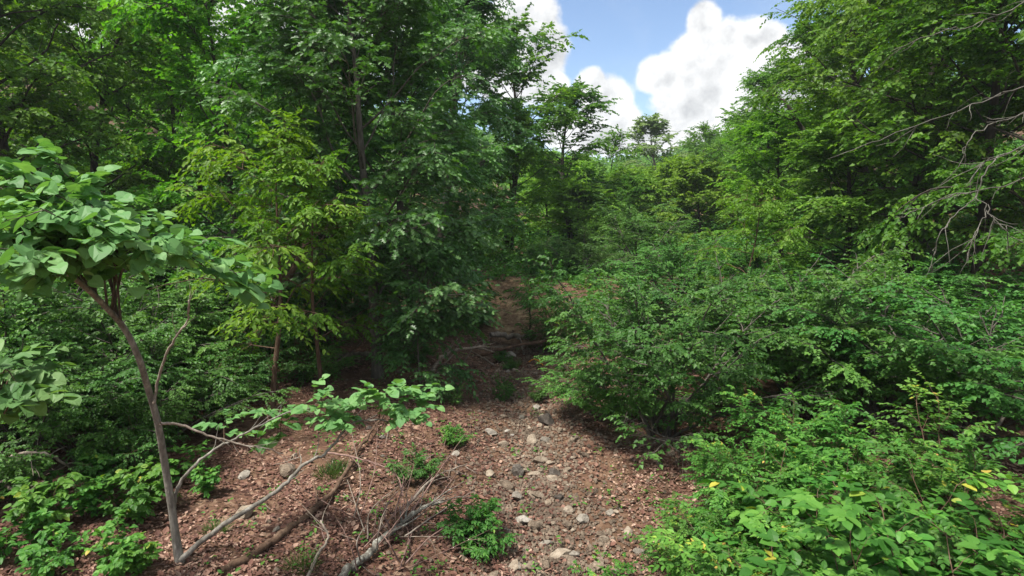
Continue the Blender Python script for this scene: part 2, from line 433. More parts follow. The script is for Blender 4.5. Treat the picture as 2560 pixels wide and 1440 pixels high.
T('youngoak', 65, 4.0, 1.5, .12, 20, .13, 'oak', 'oak', 'bark', .035, 6, 5, 9, .45, .7, .35, (.1, 1.0), flat=.5)
# ---- shrub kinds
for i, sd in enumerate((71, 72, 73)):
    B('spread%d' % i, sd, 3.0, 2.3, 14, .082, 'wide', 'shrub', 'bark', 14, 8, 12, .42, 1.0, .28, (.12, .95), .034, flat=.3, lift=-.075, s0=.34, vert=.3, vj=.09, zmin=.6)
for i, sd in enumerate((81, 82, 83)):
    B('bush%d' % i, sd, 1.7, 1.1, 11, .065, 'wide', 'shrub', 'brownbark', 9, 6, 9, .28, .5, .25, (.1, 1.1), .012)
for i, sd in enumerate((91, 92)):
    B('pinn%d' % i, sd, 1.9, 1.2, 12, .080, 'oval', 'bright', 'brownbark', 7, 5, 13, .38, .5, .35, (.2, 1.1), .013, True, .3, sere=.005)
for i, sd in enumerate((101, 102)):
    B('broad%d' % i, sd, 1.9, 1.1, 9, .14, 'round', 'bright', 'brownbark', 5, 3, 8, .42, .5, .3, (.2, 1.0), .014, False, .3, sere=.014)
B('small0', 111, .85, .55, 13, .075, 'oval', 'bright', 'brownbark', 6, 4, 11, .22, .26, .4, (.1, 1.0), .007, True, .35)
B('small1', 112, .6, .42, 9, .05, 'wide', 'shrub', 'brownbark', 6, 5, 9, .16, .22, .3, (.1, .9), .005)
for i, sd in enumerate((121, 122)):
    B('seed%d' % i, sd, .85, .5, 6, .095, 'round', 'bright', 'brownbark', 4, 3, 8, .2, .22, .35, (.1, .8), .006, False, .35)
print('LEAVES', cnt, sum(cnt.values()))

# ---------------------------------------------------------------- ground
def build_ground():
    gx = np.concatenate((-np.geomspace(200, 10, 70)[:-1], np.linspace(-10, 10, 161), np.geomspace(10, 200, 70)[1:]))
    gy = np.concatenate((np.linspace(-40, 2, 25)[:-1], np.linspace(2, 30, 225), np.geomspace(30, 420, 90)[1:]))
    X, Y = np.meshgrid(gx, gy); Z = terrain(X, Y)
    V = np.stack((X, Y, Z), -1).reshape(-1, 3); nx, ny = len(gx), len(gy)
    i = (np.arange(ny - 1)[:, None] * nx + np.arange(nx - 1)[None, :]).ravel()
    q = np.stack((i, i + 1, i + nx + 1, i + nx), -1)
    me = mesh_np('ground', V, q, np.full(len(q), 4), M['ground'], None, True)
    clay = (sstep(18.2, 20, Y) * (1 - sstep(25, 28, Y)) * np.exp(-((X - .1) / .95) ** 4) * (.75 + .25 * np.sin(X * 5 + Y * 3))).ravel()
    a = me.attributes.new('clay', 'FLOAT', 'POINT'); a.data.foreach_set('value', clay.astype(np.float32))
    o = link('ground', me); tag(o, 'leaf-strewn brown forest floor and dry creek bed', 'ground', None, 'structure')
build_ground()

def creek_x(y):
    return .25 + .25 * math.sin(y * .32 - .6)

# ---- leaf litter (nobody could count it)
def litter():
    rng = np.random.default_rng(3)
    n = 290000
    y = 5.2 + 21 * rng.uniform(0, 1, n) ** 1.7; x = rng.uniform(-1, 1, n) * (2.5 + y * .72)
    cx = .25 + .25 * np.sin(y * .32 - .6)
    patch = np.sin(x * 1.9 + .7 * y + 1.3 * np.sin(y * .9)) * np.sin(y * 1.6 - .8 * x + np.sin(x * 2.1))
    keep = rng.uniform(0, 1, n) < (1 - .68 * np.exp(-((x - cx - .25) / .75) ** 2)) * np.clip(.75 + .7 * patch, .12, 1)
    x, y = x[keep], y[keep]; n = len(x)
    P = np.stack((x, y, terrain(x, y) + rng.uniform(.003, .035, n)), -1)
    a = rng.uniform(0, 2 * PI, n)
    D = np.stack((np.cos(a), np.sin(a), rng.normal(0, .25, n)), -1)
    Nn = np.stack((rng.normal(0, .27, n), rng.normal(0, .27, n), np.ones(n)), -1)
    s = np.clip(.031 * np.exp(rng.normal(0, .45, n)), .012, .10)
    tone = np.clip(rng.beta(1.2, 1.7, n) * .8 + .3 * (np.sin(x * 1.3 + y) * np.cos(y * 1.1) * .5 + .25), 0, 1)
    o = link('leaf_litter', leaves_mesh('leaf_litter', 'litter', P, D, Nn, s, tone, M['dry']))
    tag(o, 'reddish brown fallen leaves carpeting the forest floor', 'leaf litter', None, 'stuff')
litter()

def twig_litter():
    rng = np.random.default_rng(41); n = 2600
    y = 5.4 + 12 * rng.uniform(0, 1, n) ** 1.4; x = rng.uniform(-1, 1, n) * (2 + y * .5)
    L = rng.uniform(.06, .28, n); a = rng.uniform(0, 2 * PI, n)
    x1, y1 = x + np.cos(a) * L, y + np.sin(a) * L
    W = Tubes(); W.sticks(np.stack((x, y, terrain(x, y) + .02), -1), np.stack((x1, y1, terrain(x1, y1) + rng.uniform(.015, .06, n)), -1), .0035)
    o = link('twig_litter', W.mesh('twig_litter', M['twig'])); tag(o, 'tiny broken twigs scattered through the fallen leaves', 'twig litter', None, 'stuff')
twig_litter()

def weeds():
    rng = np.random.default_rng(52); P, D, Nn, s, tone = [], [], [], [], []
    for k in range(420):
        y = 5.4 + 12 * rng.uniform() ** 1.3; x = .3 + rng.choice((-1, 1)) * (.5 + abs(rng.normal(1.6, 1.0)) + .05 * y)
        if rng.uniform() < .12: x = rng.normal(.3, .7)
        m = int(rng.integers(4, 14)); a = rng.uniform(0, 2 * PI, m); r = rng.uniform(.01, .08, m)
        P.append(np.stack((x + np.cos(a) * r, y + np.sin(a) * r, tz(x, y) + rng.uniform(.02, .14, m)), -1))
        D.append(np.stack((np.cos(a), np.sin(a), rng.normal(.1, .3, m)), -1)); Nn.append(rng.normal(0, .35, (m, 3)) + np.array((0, 0, 1)))
        s.append(rng.uniform(.025, .07, m)); tone.append(rng.uniform(0, .9, m))
    o = link('weeds', leaves_mesh('weeds', 'oval', np.concatenate(P), np.concatenate(D), np.concatenate(Nn), np.concatenate(s), np.concatenate(tone), M['bright'])); tag(o, 'tiny green weeds sprouting through the fallen leaves', 'weeds', None, 'stuff')
weeds()

# ---- stones
def rock_mesh(name, seed, mat, sub=3):
    import bmesh
    rng = np.random.default_rng(seed)
    bm = bmesh.new(); bmesh.ops.create_icosphere(bm, subdivisions=sub, radius=1)
    pl = norm(rng.normal(0, 1, (14, 3))); dd = rng.uniform(.48, .8, 14)
    for v in bm.verts:
        c = np.array(v.co)
        for k in range(14):
            e = c @ pl[k] - dd[k]
            if e > 0: c = c - pl[k] * e
        c *= 1 + .06 * math.sin(c[0] * 5 + seed) * math.cos(c[1] * 6 - c[2] * 4) + rng.normal(0, .012)
        c = c * 1.3
        v.co = c * np.array((1, .8, .55))
    me = bpy.data.meshes.new(name); bm.to_mesh(me); bm.free()
    me.polygons.foreach_set('use_smooth', np.full(len(me.polygons), False))
    me.materials.append(M[mat]); return me
ROCK = [rock_mesh('stone_shape', k, 'rock') for k in range(6)]
PALE = [rock_mesh('pale_stone_shape', k + 20, 'palerock') for k in range(3)]
DARK = [rock_mesh('dark_stone_shape', k + 40, 'darkrock') for k in range(3)]

def pebbles():
    rng = np.random.default_rng(5)
    bv = np.array([(0, 0, .5), (.5, 0, 0), (0, .45, .05), (-.5, 0, .05), (0, -.45, 0), (.3, .3, .3), (-.3, -.25, .3)])
    fc = np.array([(0, 1, 5), (5, 1, 2), (0, 5, 2), (0, 2, 3), (0, 3, 6), (6, 3, 4), (0, 6, 4), (0, 4, 1)])
    n = 9000
    y = 5.4 + 13 * rng.uniform(0, 1, n) ** 1.5
    cx = .3 + .25 * np.sin(y * .32 - .6)
    x = cx + rng.normal(0, 1, n) * np.where(rng.uniform(0, 1, n) < .7, .55, 1.5)
    s = .03 + .06 * rng.uniform(0, 1, n) ** 2.2
    a = rng.uniform(0, 2 * PI, n); c, sn = np.cos(a), np.sin(a)
    b = bv[None] * (1 + rng.normal(0, .15, (n, 7, 3)))
    V = np.stack((b[..., 0] * c[:, None] - b[..., 1] * sn[:, None], b[..., 0] * sn[:, None] + b[..., 1] * c[:, None], b[..., 2]), -1) * s[:, None, None]
    V += np.stack((x, y, terrain(x, y) + .012), -1)[:, None, :]
    loops = np.arange(n)[:, None] * 7 + fc.ravel()[None, :]
    o = link('pebbles', mesh_np('pebbles', V, loops, np.full(n * 8, 3), M['rock'], None, False))
    tag(o, 'loose pebbles strewn along the dry creek bed', 'pebbles', None, 'stuff')
pebbles()

def rock(p, size, me, label, group=None, sink=.25, rz=None):
    e = link('creek_rock', me); e.location = (p[0], p[1], p[2] + size * .3 * (1 - sink))
    e.rotation_euler = (random.uniform(-.35, .35), random.uniform(-.35, .35), random.uniform(0, 6.28) if rz is None else rz)
    k = random.uniform(.85, 1.15); e.scale = (size * .5 * k, size * .5 / k, size * .5 * random.uniform(.8, 1.2))
    return tag(e, label, 'rock', group)

for px, py, w, pool, lab in (
    (1367, 1365, 30, PALE, 'roundest pale grey rock near the bottom edge of the creek bed'),
    (1305, 1308, 36, PALE, 'pale squarish rock beside the right edge of the small leafy shrub in the creek'),
    (1295, 1250, 34, PALE, 'pale upright rock just above the squarish pale rock in the stone strip'),
    (1268, 1330, 20, PALE, 'small pale rock touching the lower right of the leafy creek shrub'),
    (1340, 1320, 28, ROCK, 'low tan rock between the squarish pale rock and the dark bank'),
    (1300, 1350, 22, ROCK, 'small tan rock directly below the squarish pale rock'),
    (1295, 1186, 46, DARK, 'dark rounded boulder in the middle of the stone strip'),
    (1365, 1060, 44, DARK, 'dark grey boulder under the overhanging branch tips of the wide shrub'),
    (1330, 1105, 34, ROCK, 'grey brown rock left of the boulder under the wide shrub'),
    (1228, 1088, 30, PALE, 'pale grey rock at the upper left end of the stone strip'),
    (1258, 1115, 26, ROCK, 'tan rock just below the pale rock at the upper left of the stones'),
    (1362, 1105, 24, PALE, 'small pale rock just below the boulder under the wide shrub'),
    (1350, 1155, 30, ROCK, 'tan rock right of the dark rounded boulder in the stones'),
    (1270, 1225, 40, ROCK, 'broad flat brown rock below the dark rounded boulder'),
    (1225, 1190, 26, ROCK, 'tan rock left of the dark rounded boulder among leaves'),
    (1400, 1250, 26, DARK, 'dark rock in the shade right of the stone strip'),
    (1385, 1190, 30, DARK, 'dark rock in shade right of the tan rock by the boulder'),
    (1525, 1285, 22, PALE, 'lone pale rock on dark litter left of the bottom right leaves'),
    (1290, 1420, 30, PALE, 'pale rock cut by the bottom edge of the picture'),
    (1325, 1425, 34, ROCK, 'tan rock at the bottom edge beside the pale one'),
    (1400, 1395, 40, ROCK, 'wide tan rock right of the roundest pale grey rock'),
    (720, 1190, 46, ROCK, 'flat grey rock beside the pale leaning branch of the heart-leaved tree'),
    (612, 1195, 26, PALE, 'small pale rock on the slope below the crossing bare branches'),
    (690, 1330, 22, PALE, 'small pale rock on litter beside the long dark fallen limb'),
    (612, 1290, 44, ROCK, 'mossy grey rock on the left slope above the lying pole'),
    (955, 1097, 18, PALE, 'lone pale stone on litter behind the brush pile'),
    (735, 1145, 20, ROCK, 'small stone right of the flat grey rock on the slope'),
    (1140, 1140, 20, PALE, 'pale stone at the tip of the long brush pile branches'),
    (1275, 893, 26, PALE, 'pale flat stone beyond the dark little shrubs on the path'),
    (1388, 860, 24, PALE, 'pinkish pale rock at the right end of the log jam'),
):
    p = gp(px, py); d = np.linalg.norm(p - np.array((0, 0, CAMZ)))
    rock(p, w / F * d, random.choice(pool), lab)
rr = np.random.default_rng(17)
for k in range(170):
    y = 5.8 + 9.5 * rr.uniform() ** 1.2
    x = creek_x(y) + .15 + rr.normal(0, .42)
    rock((x, y, tz(x, y)), .055 + .13 * rr.uniform() ** 2.2, random.choice(ROCK * 5 + PALE), 'small rough rock half sunk in the stone strip of the dry creek bed', 'small rocks of the creek bed')
for k in range(45):
    y = 6 + 9 * rr.uniform(); x = rr.uniform(1.2, 3.2) * (1 if rr.uniform() < .75 else -1) - .2
    rock((x, y, tz(x, y)), .06 + .1 * rr.uniform() ** 2, random.choice(ROCK + PALE + DARK), 'small stone lying on leaf litter beside the stone strip', 'stray stones on the litter')

# ---------------------------------------------------------------- fallen wood
def stick(name, pts, r0, r1, mat, label, cat, group=None, twigs=0, seed=0, tw_len=.4, sides=7, tw_up=.1):
    rng = np.random.default_rng(seed + 900)
    ln = smooth_line(np.array(pts), 6); n = len(ln)
    ln = ln + rng.normal(0, r0 * .25, ln.shape)
    W = Tubes(); W.add(ln, np.linspace(r0, r1, n) * rng.uniform(.9, 1.1, n), sides)
    for k in range(twigs):
        t = rng.uniform(.25, .97); p, d = along(ln, t)
        v = rotz(d[0], rng.choice((-1, 1)) * rng.uniform(.3, .9)); v[2] += rng.normal(tw_up, .25)
        L = tw_len * rng.uniform(.5, 1.4)
        w = wander(rng, p[0], norm(v), L, 5, .16, 0)
        rr_ = max(.003, (r0 + (r1 - r0) * t) * .5)
        W.add(w, np.linspace(rr_, rr_ * .3, 6), 4)
        if rng.uniform() < .6:
            p2, d2 = along(w, rng.uniform(.3, .8)); v2 = rotz(d2[0], rng.choice((-1, 1)) * .6)
            W.add(wander(rng, p2[0], v2, L * .5, 3, .15, 0), np.linspace(rr_ * .5, .002, 4), 3)
    o = link(name, W.mesh(name, M[mat])); return tag(o, label, cat, group)

def gl(*pp): return [gp(*q) for q in pp]
stick('fallen_branch', gl((850, 1450, .05), (880, 1415, .08), (935, 1370, .12), (1000, 1310, .16), (1050, 1275, .2), (1110, 1252, .15)), .055, .018, 'lichen', 'thick lichen-spotted grey branch along the base of the brush pile', 'branch', None, 7, 1, .6)
stick('fallen_limb', gl((545, 1432, .05), (625, 1390, .05), (700, 1338, .06), (790, 1270, .06), (850, 1205, .08), (905, 1110, .1), (960, 1040, .15)), .055, .022, 'brownbark', 'long dark brown fallen limb lying diagonally across the leaf litter', 'branch', None, 5, 2, .5)
stick('fallen_branch', gl((765, 1450, .03), (790, 1395, .1), (820, 1345, .2), (800, 1300, .3)), .022, .01, 'dead', 'short pale forked branch standing up at the bottom edge beside the brush pile', 'branch', None, 4, 3, .4)
stick('fallen_branch', gl((1005, 1285, .1), (1060, 1215, .2), (1110, 1180, .2), (1170, 1160, .12)), .024, .008, 'dead', 'grey curving branch rising from the brush pile toward the stone strip', 'branch', None, 6, 4, .5)
stick('fallen_branch', gl((815, 1132, .15), (875, 1140, .25), (940, 1160, .25), (990, 1185, .2), (1010, 1240, .15)), .018, .006, 'twig', 'arching bare twig over the top of the brush pile', 'branch', None, 5, 5, .5)
stick('fallen_branch', gl((985, 1290, .1), (1000, 1240, .3), (1010, 1190, .45)), .014, .006, 'twig', 'reddish bare stick standing upright out of the brush pile', 'branch', None, 4, 6, .35)
stick('fallen_log', gl((810, 886, .15), (850, 888, .16), (900, 886, .17), (955, 880, .2)), .07, .055, 'dead', 'pale straight log lying in front of the dark left wood', 'log', None, 0, 7)
stick('fallen_branch', gl((840, 905, .05), (880, 880, .3), (905, 850, .7), (918, 810, 1.2), (930, 760, 1.9)), .02, .012, 'dead', 'thin pale curved stem leaning up across the pale straight log', 'branch', None, 2, 8, .4)
stick('jam_log', gl((1195, 890, .15), (1250, 874, .4), (1320, 858, .5), (1400, 850, .45)), .055, .035, 'brownbark', 'mossy log lying highest across the creek in the log jam', 'log', None, 4, 9, .6)
stick('jam_log', gl((1225, 838, .25), (1280, 840, .3), (1345, 845, .3), (1390, 852, .2)), .09, .07, 'dead', 'bleached log behind the mossy log in the log jam', 'log', None, 2, 10, .5)
stick('jam_branch', gl((1068, 945, .05), (1095, 905, .35), (1130, 880, .55), (1180, 870, .6), (1235, 880, .4)), .06, .025, 'dead', 'bent grey branch at the left end of the log jam', 'branch', None, 7, 11, .6)
stick('jam_branch', gl((1080, 950, .03), (1105, 915, .25), (1140, 880, .5)), .03, .015, 'dead', 'short broken pale stick below the bent grey branch', 'branch', None, 1, 12, .3)
stick('jam_branch', gl((1155, 915, .02), (1172, 885, .35), (1190, 862, .6)), .022, .012, 'dead', 'thin grey stick leaning on the middle of the log jam', 'branch', None, 2, 13, .4)
stick('jam_branch', gl((1232, 912, .03), (1205, 893, .25), (1175, 878, .4)), .028, .016, 'dead', 'grey stick pointing down toward the litter from the log jam', 'branch', None, 1, 14, .3)
stick('jam_branch', gl((1310, 886, .02), (1306, 868, .3), (1300, 845, .6)), .035, .025, 'dead', 'short upright post-like stick propping the mossy log', 'branch', None, 0, 15)
stick('jam_branch', gl((1290, 890, .02), (1315, 868, .3), (1350, 838, .7)), .022, .012, 'brownbark', 'dark slanting stick crossing the short upright stick', 'branch', None, 3, 16, .4)
stick('dead_sapling', gl((1322, 842, 0), (1326, 800, .55), (1322, 760, 1.1), (1330, 715, 1.75)), .03, .012, 'darkbark', 'thin dark dead stem standing before the bare clay bank', 'sapling', None, 3, 21, .4)
stick('fallen_twig', gl((1322, 905, .05), (1335, 898, .14), (1348, 903, .1), (1358, 914, .03)), .018, .009, 'orange', 'bright orange curved twig on the path below the log jam', 'twig', None, 2, 17, .2)
stick('fallen_branch', gl((0, 1200, .1), (30, 1225, .3), (60, 1260, .4), (95, 1290, .1)), .025, .012, 'dead', 'grey broken branch at the left edge below dark brush', 'branch', None, 4, 18, .4)
stick('fallen_branch', gl((30, 1140, .5), (80, 1130, .7), (140, 1145, .6), (190, 1180, .2)), .022, .012, 'dead', 'arched pale dead branch in the dark brush at the left', 'branch', None, 6, 19, .5)

rt = np.random.default_rng(77)
for k in range(26):
    # twigs of the brush pile fan out from low along the lichened branch
    bx, by = 880 + 150 * rt.uniform(), 1430 - 160 * rt.uniform()
    a = rt.normal(.15, .55); L = rt.uniform(120, 330)
    ex, ey = bx + L * math.sin(a), by - L * math.cos(a) * .8
    h1 = rt.uniform(.05, .5)
    mx_, my_ = (bx + ex) / 2 + rt.normal(0, 18), (by + ey) / 2 + rt.normal(0, 10)
    r = rt.uniform(.005, .013)
    stick('brush_twig', gl((bx, by, .04 + .1 * rt.uniform()), (mx_, my_, h1), (ex, ey, h1 * rt.uniform(.4, 1.3))), r, r * .35, 'twig' if k % 4 else 'dead', 'thin bare twig tangled in the brush pile on the leaf litter', 'twig', 'twigs of the brush pile', 2, 100 + k, .35, 5)
for k in range(26):
    px, py = 620 + 560 * rt.uniform(), 1030 + 380 * rt.uniform()
    a = rt.uniform(0, 2 * PI); L = rt.uniform(25, 75)
    r = rt.uniform(.004, .010)
    stick('fallen_twig', gl((px, py, .03), (px + L * math.cos(a) * .5, py + L * math.sin(a) * .35, .05), (px + L * math.cos(a), py + L * math.sin(a) * .6, .03)), r, r * .4, 'dead' if k % 2 else 'twig', 'short bare twig lying loose on the leaf litter', 'twig', 'loose twigs on the litter', 2, 200 + k, .15, 5)

# ---------------------------------------------------------------- heart-leaved tree in the left foreground
def redbud():
    rng = np.random.default_rng(8)
    base = gp(447, 1405)
    e = root('redbud_tree', base, 0, 1, 'leaning heart-leaved tree with a speckled grey trunk at the left front', 'tree')
    o = np.array(base)
    def loc(pp): return np.array([pix(*q) for q in pp]) - o
    D0 = (base[1] * cp + (CAMZ - base[2]) * sp)
    tr = np.vstack((np.array([[.03, 0, -.15]]), loc([(442, 1360, D0 - .05), (428, 1260, D0 - .1), (412, 1160, D0 - .2), (395, 1060, D0 - .4), (370, 970, D0 - .6), (345, 890, D0 - .9), (310, 820, D0 - 1.1), (262, 765, D0 - 1.4), (215, 720, D0 - 1.7), (165, 680, D0 - 2.0)])))
    W = Tubes(); t = smooth_line(tr, 5); W.add(t, np.linspace(.045, .019, len(t)) * np.concatenate((np.linspace(1.35, 1, 8), np.ones(len(t) - 8))), 10)
    link('trunk', W.mesh('redbud_trunk', M['redbark']), e)
    def part(name, pp, r0, r1, tw=0, sd=0, mat='redbark', tl=.35):
        r_ = np.random.default_rng(sd); w = Tubes(); ln = smooth_line(loc(pp), 6); ln = ln + r_.normal(0, .006, ln.shape)
        w.add(ln, np.linspace(r0, r1, len(ln)), 7)
        for k in range(tw):
            p, d = along(ln, r_.uniform(.35, .97)); v = rotz(d[0], r_.choice((-1, 1)) * r_.uniform(.3, .9)); v[2] += r_.normal(0, .25)
            w.add(wander(r_, p[0], norm(v), tl * r_.uniform(.4, 1.3), 4, .2, 0), np.linspace(r1 * .8, r1 * .25, 5), 4)
        link(name, w.mesh('redbud_' + name, M[mat]), e); return ln
    D1 = D0 - .05
    low = part('branch', [(452, 1400, D1), (480, 1375, D1), (560, 1310, D1), (640, 1262, D1 + .1), (710, 1212, D1 + .2), (760, 1160, D1 + .3), (810, 1135, D1 + .4), (850, 1090, D1 + .5), (895, 1052, D1 + .6), (1010, 1053, D1 + .7)], .034, .008, 9, 1)
    second = part('branch', [(436, 1270, D1), (445, 1220, D1), (490, 1160, D1), (560, 1112, D1 + .1), (625, 1078, D1 + .1), (720, 1030, D1 + .3), (800, 1020, D1 + .5)], .022, .006, 6, 2)
    part('branch', [(400, 1058, D1 - .4), (440, 1060, D1 - .35), (520, 1088, D1 - .3), (590, 1108, D1 - .2), (650, 1118, D1 - .2), (710, 1135, D1 - .1)], .016, .005, 8, 3, 'dead')
    part('branch', [(386, 1010, D1 - .5), (392, 965, D1 - .5), (410, 900, D1 - .6), (440, 840, D1 - .7), (470, 800, D1 - .7), (474, 750, D1 - .8)], .016, .007, 5, 4, 'dead')
    # crown boughs
    W = Tubes(); limbs = []
    for k, (px, py, D) in enumerate([(30, 600, 4.3), (120, 560, 4.2), (220, 600, 4.4), (330, 575, 4.6), (430, 590, 4.7), (490, 615, 4.7), (-60, 520, 4.1), (60, 450, 4.5), (150, 420, 4.9), (290, 505, 5.0), (380, 535, 5.0), (-150, 600, 3.9), (-60, 430, 4.6), (240, 530, 4.4), (100, 520, 3.9), (470, 570, 5.2), (20, 640, 3.8), (380, 615, 4.3), (200, 470, 4.6), (330, 530, 4.3), (450, 600, 4.5)]):
        s_, _ = along(t, .74 + .25 * rng.uniform())
        px -= 100 if px > 150 else 0
        q = loc([(px, py, D)])[0]; mid = (s_[0] + q) / 2 + np.array((0, 0, .22)) + rng.normal(0, .06, 3)
        ln = smooth_line([s_[0], mid, q], 4); W.add(ln, np.linspace(.011, .004, len(ln)), 5); limbs.append((ln, .012))
    P, D, Nn, tone = foliage_on(rng, limbs, W, 6, .34, 3, .25, 5, .26, .005, s0=.3, flat=.45, twig_r=.0025, drop=.2, vert=.7, vj=.3)
    # a few larger leaf sprays at the right of the crown and low at the left edge
    ex = []
    pts_all = np.concatenate([l for l, _ in limbs])
    def near(q, pool): return pool[np.argmin(np.linalg.norm(pool - q, axis=1))]
    for (px, py, D_) in [(520, 655, 5.2), (590, 685, 5.4), (560, 712, 5.2), (630, 712, 5.5)]:
        q = loc([(px, py, D_)])[0]; s_ = near(q, pts_all); ln = smooth_line([s_, (s_ + q) / 2 + (0, 0, .08), q], 4)
        W.add(ln, np.linspace(.008, .003, len(ln)), 5); ex.append((ln, .01))
    P2, D2, N2, t2 = foliage_on(rng, ex, W, 2, .2, 2, .26, 5, .3, .005, s0=.45, flat=.4, twig_r=.003)
    # sprays on the two low branches
    ly = []; W3, W4 = Tubes(), Tubes()
    for a, b in [((625, 1080), (665, 1035)), ((660, 1060), (720, 1050)), ((720, 1040), (770, 1010)), ((770, 1030), (830, 1035)), ((800, 1020), (850, 1055)), ((860, 1070), (850, 1010)), ((880, 1060), (905, 1000)), ((895, 1052), (960, 990)), ((930, 1050), (1000, 985)), ((960, 1050), (1050, 990)), ((990, 1053), (1055, 1020)), ((560, 1112), (560, 1060)), ((900, 1040), (1000, 1020)), ((640, 1085), (700, 1090))]:
        q = loc([(*b, D1 + .5 + rng.uniform(-.2, .3))])[0]; pa, pb = near(q, low[20:]), near(q, second[14:]); on_low = np.linalg.norm(pa - q) < np.linalg.norm(pb - q); s_ = pa if on_low else pb; ln = smooth_line([s_, (s_ + q) / 2 + (0, 0, .03), q], 4); (W3 if on_low else W4).add(ln, np.linspace(.006, .0025, len(ln)), 4); ly.append((ln, .008))
    P3, D3, N3, t3 = foliage_on(rng, ly, None, 3, .2, 3, .2, 5, .15, .005, s0=.35, flat=.3, twig_r=.003)
    sz = np.concatenate((.100 * rng.uniform(.6, 1.25, len(P)), .115 * rng.uniform(.7, 1.2, len(P2)), .088 * rng.uniform(.7, 1.2, len(P3))))
    link('crown', leaves_mesh('redbud_crown', 'heart', np.vstack((P, P2, P3)), np.vstack((D, D2, D3)), np.vstack((Nn, N2, N3)), sz, np.concatenate((tone, t2, t3)), M['redbud']), e)
    link('branch', W.mesh('redbud_boughs', M['bark']), e)
    for w_ in (W3, W4):
        if w_.n: link('twig', w_.mesh('redbud_twig', M['brownbark']), e)
redbud()

def heart_sapling():
    rng = np.random.default_rng(18); b = at(-120, 5.2)
    e = root('redbud_sapling', b, 0, 1, 'heart-leaved spray at the left edge below the leaning tree crown', 'sapling')
    o = np.array(b); W = Tubes(); limbs = []
    st = smooth_line([(0, 0, -.1), (.05, 0, .9), (.15, .05, 1.8), (.2, .1, 2.4)], 6); W.add(st, np.linspace(.022, .01, len(st)), 7)
    for px, py, D in [(40, 955, 5.1), (95, 985, 5.2), (15, 1000, 5.0), (70, 930, 5.5), (-60, 900, 5.2), (20, 920, 5.4)]:
        q = pix(px, py, D) - o; s_ = st[rng.integers(10, 18)]; ln = smooth_line([s_, (s_ + q) / 2 + (0, 0, .12), q], 5); W.add(ln, np.linspace(.009, .003, len(ln)), 5); limbs.append((ln, .01))
    P, D, Nn, tone = foliage_on(rng, limbs, W, 3, .2, 2, .25, 5, .25, .004, s0=.4, flat=.35, twig_r=.003)
    link('stem', W.mesh('sapling_stem', M['brownbark']), e)
    link('foliage', leaves_mesh('sapling_foliage', 'heart', P, D, Nn, .115 * rng.uniform(.7, 1.25, len(P)), tone, M['redbud']), e)
heart_sapling()

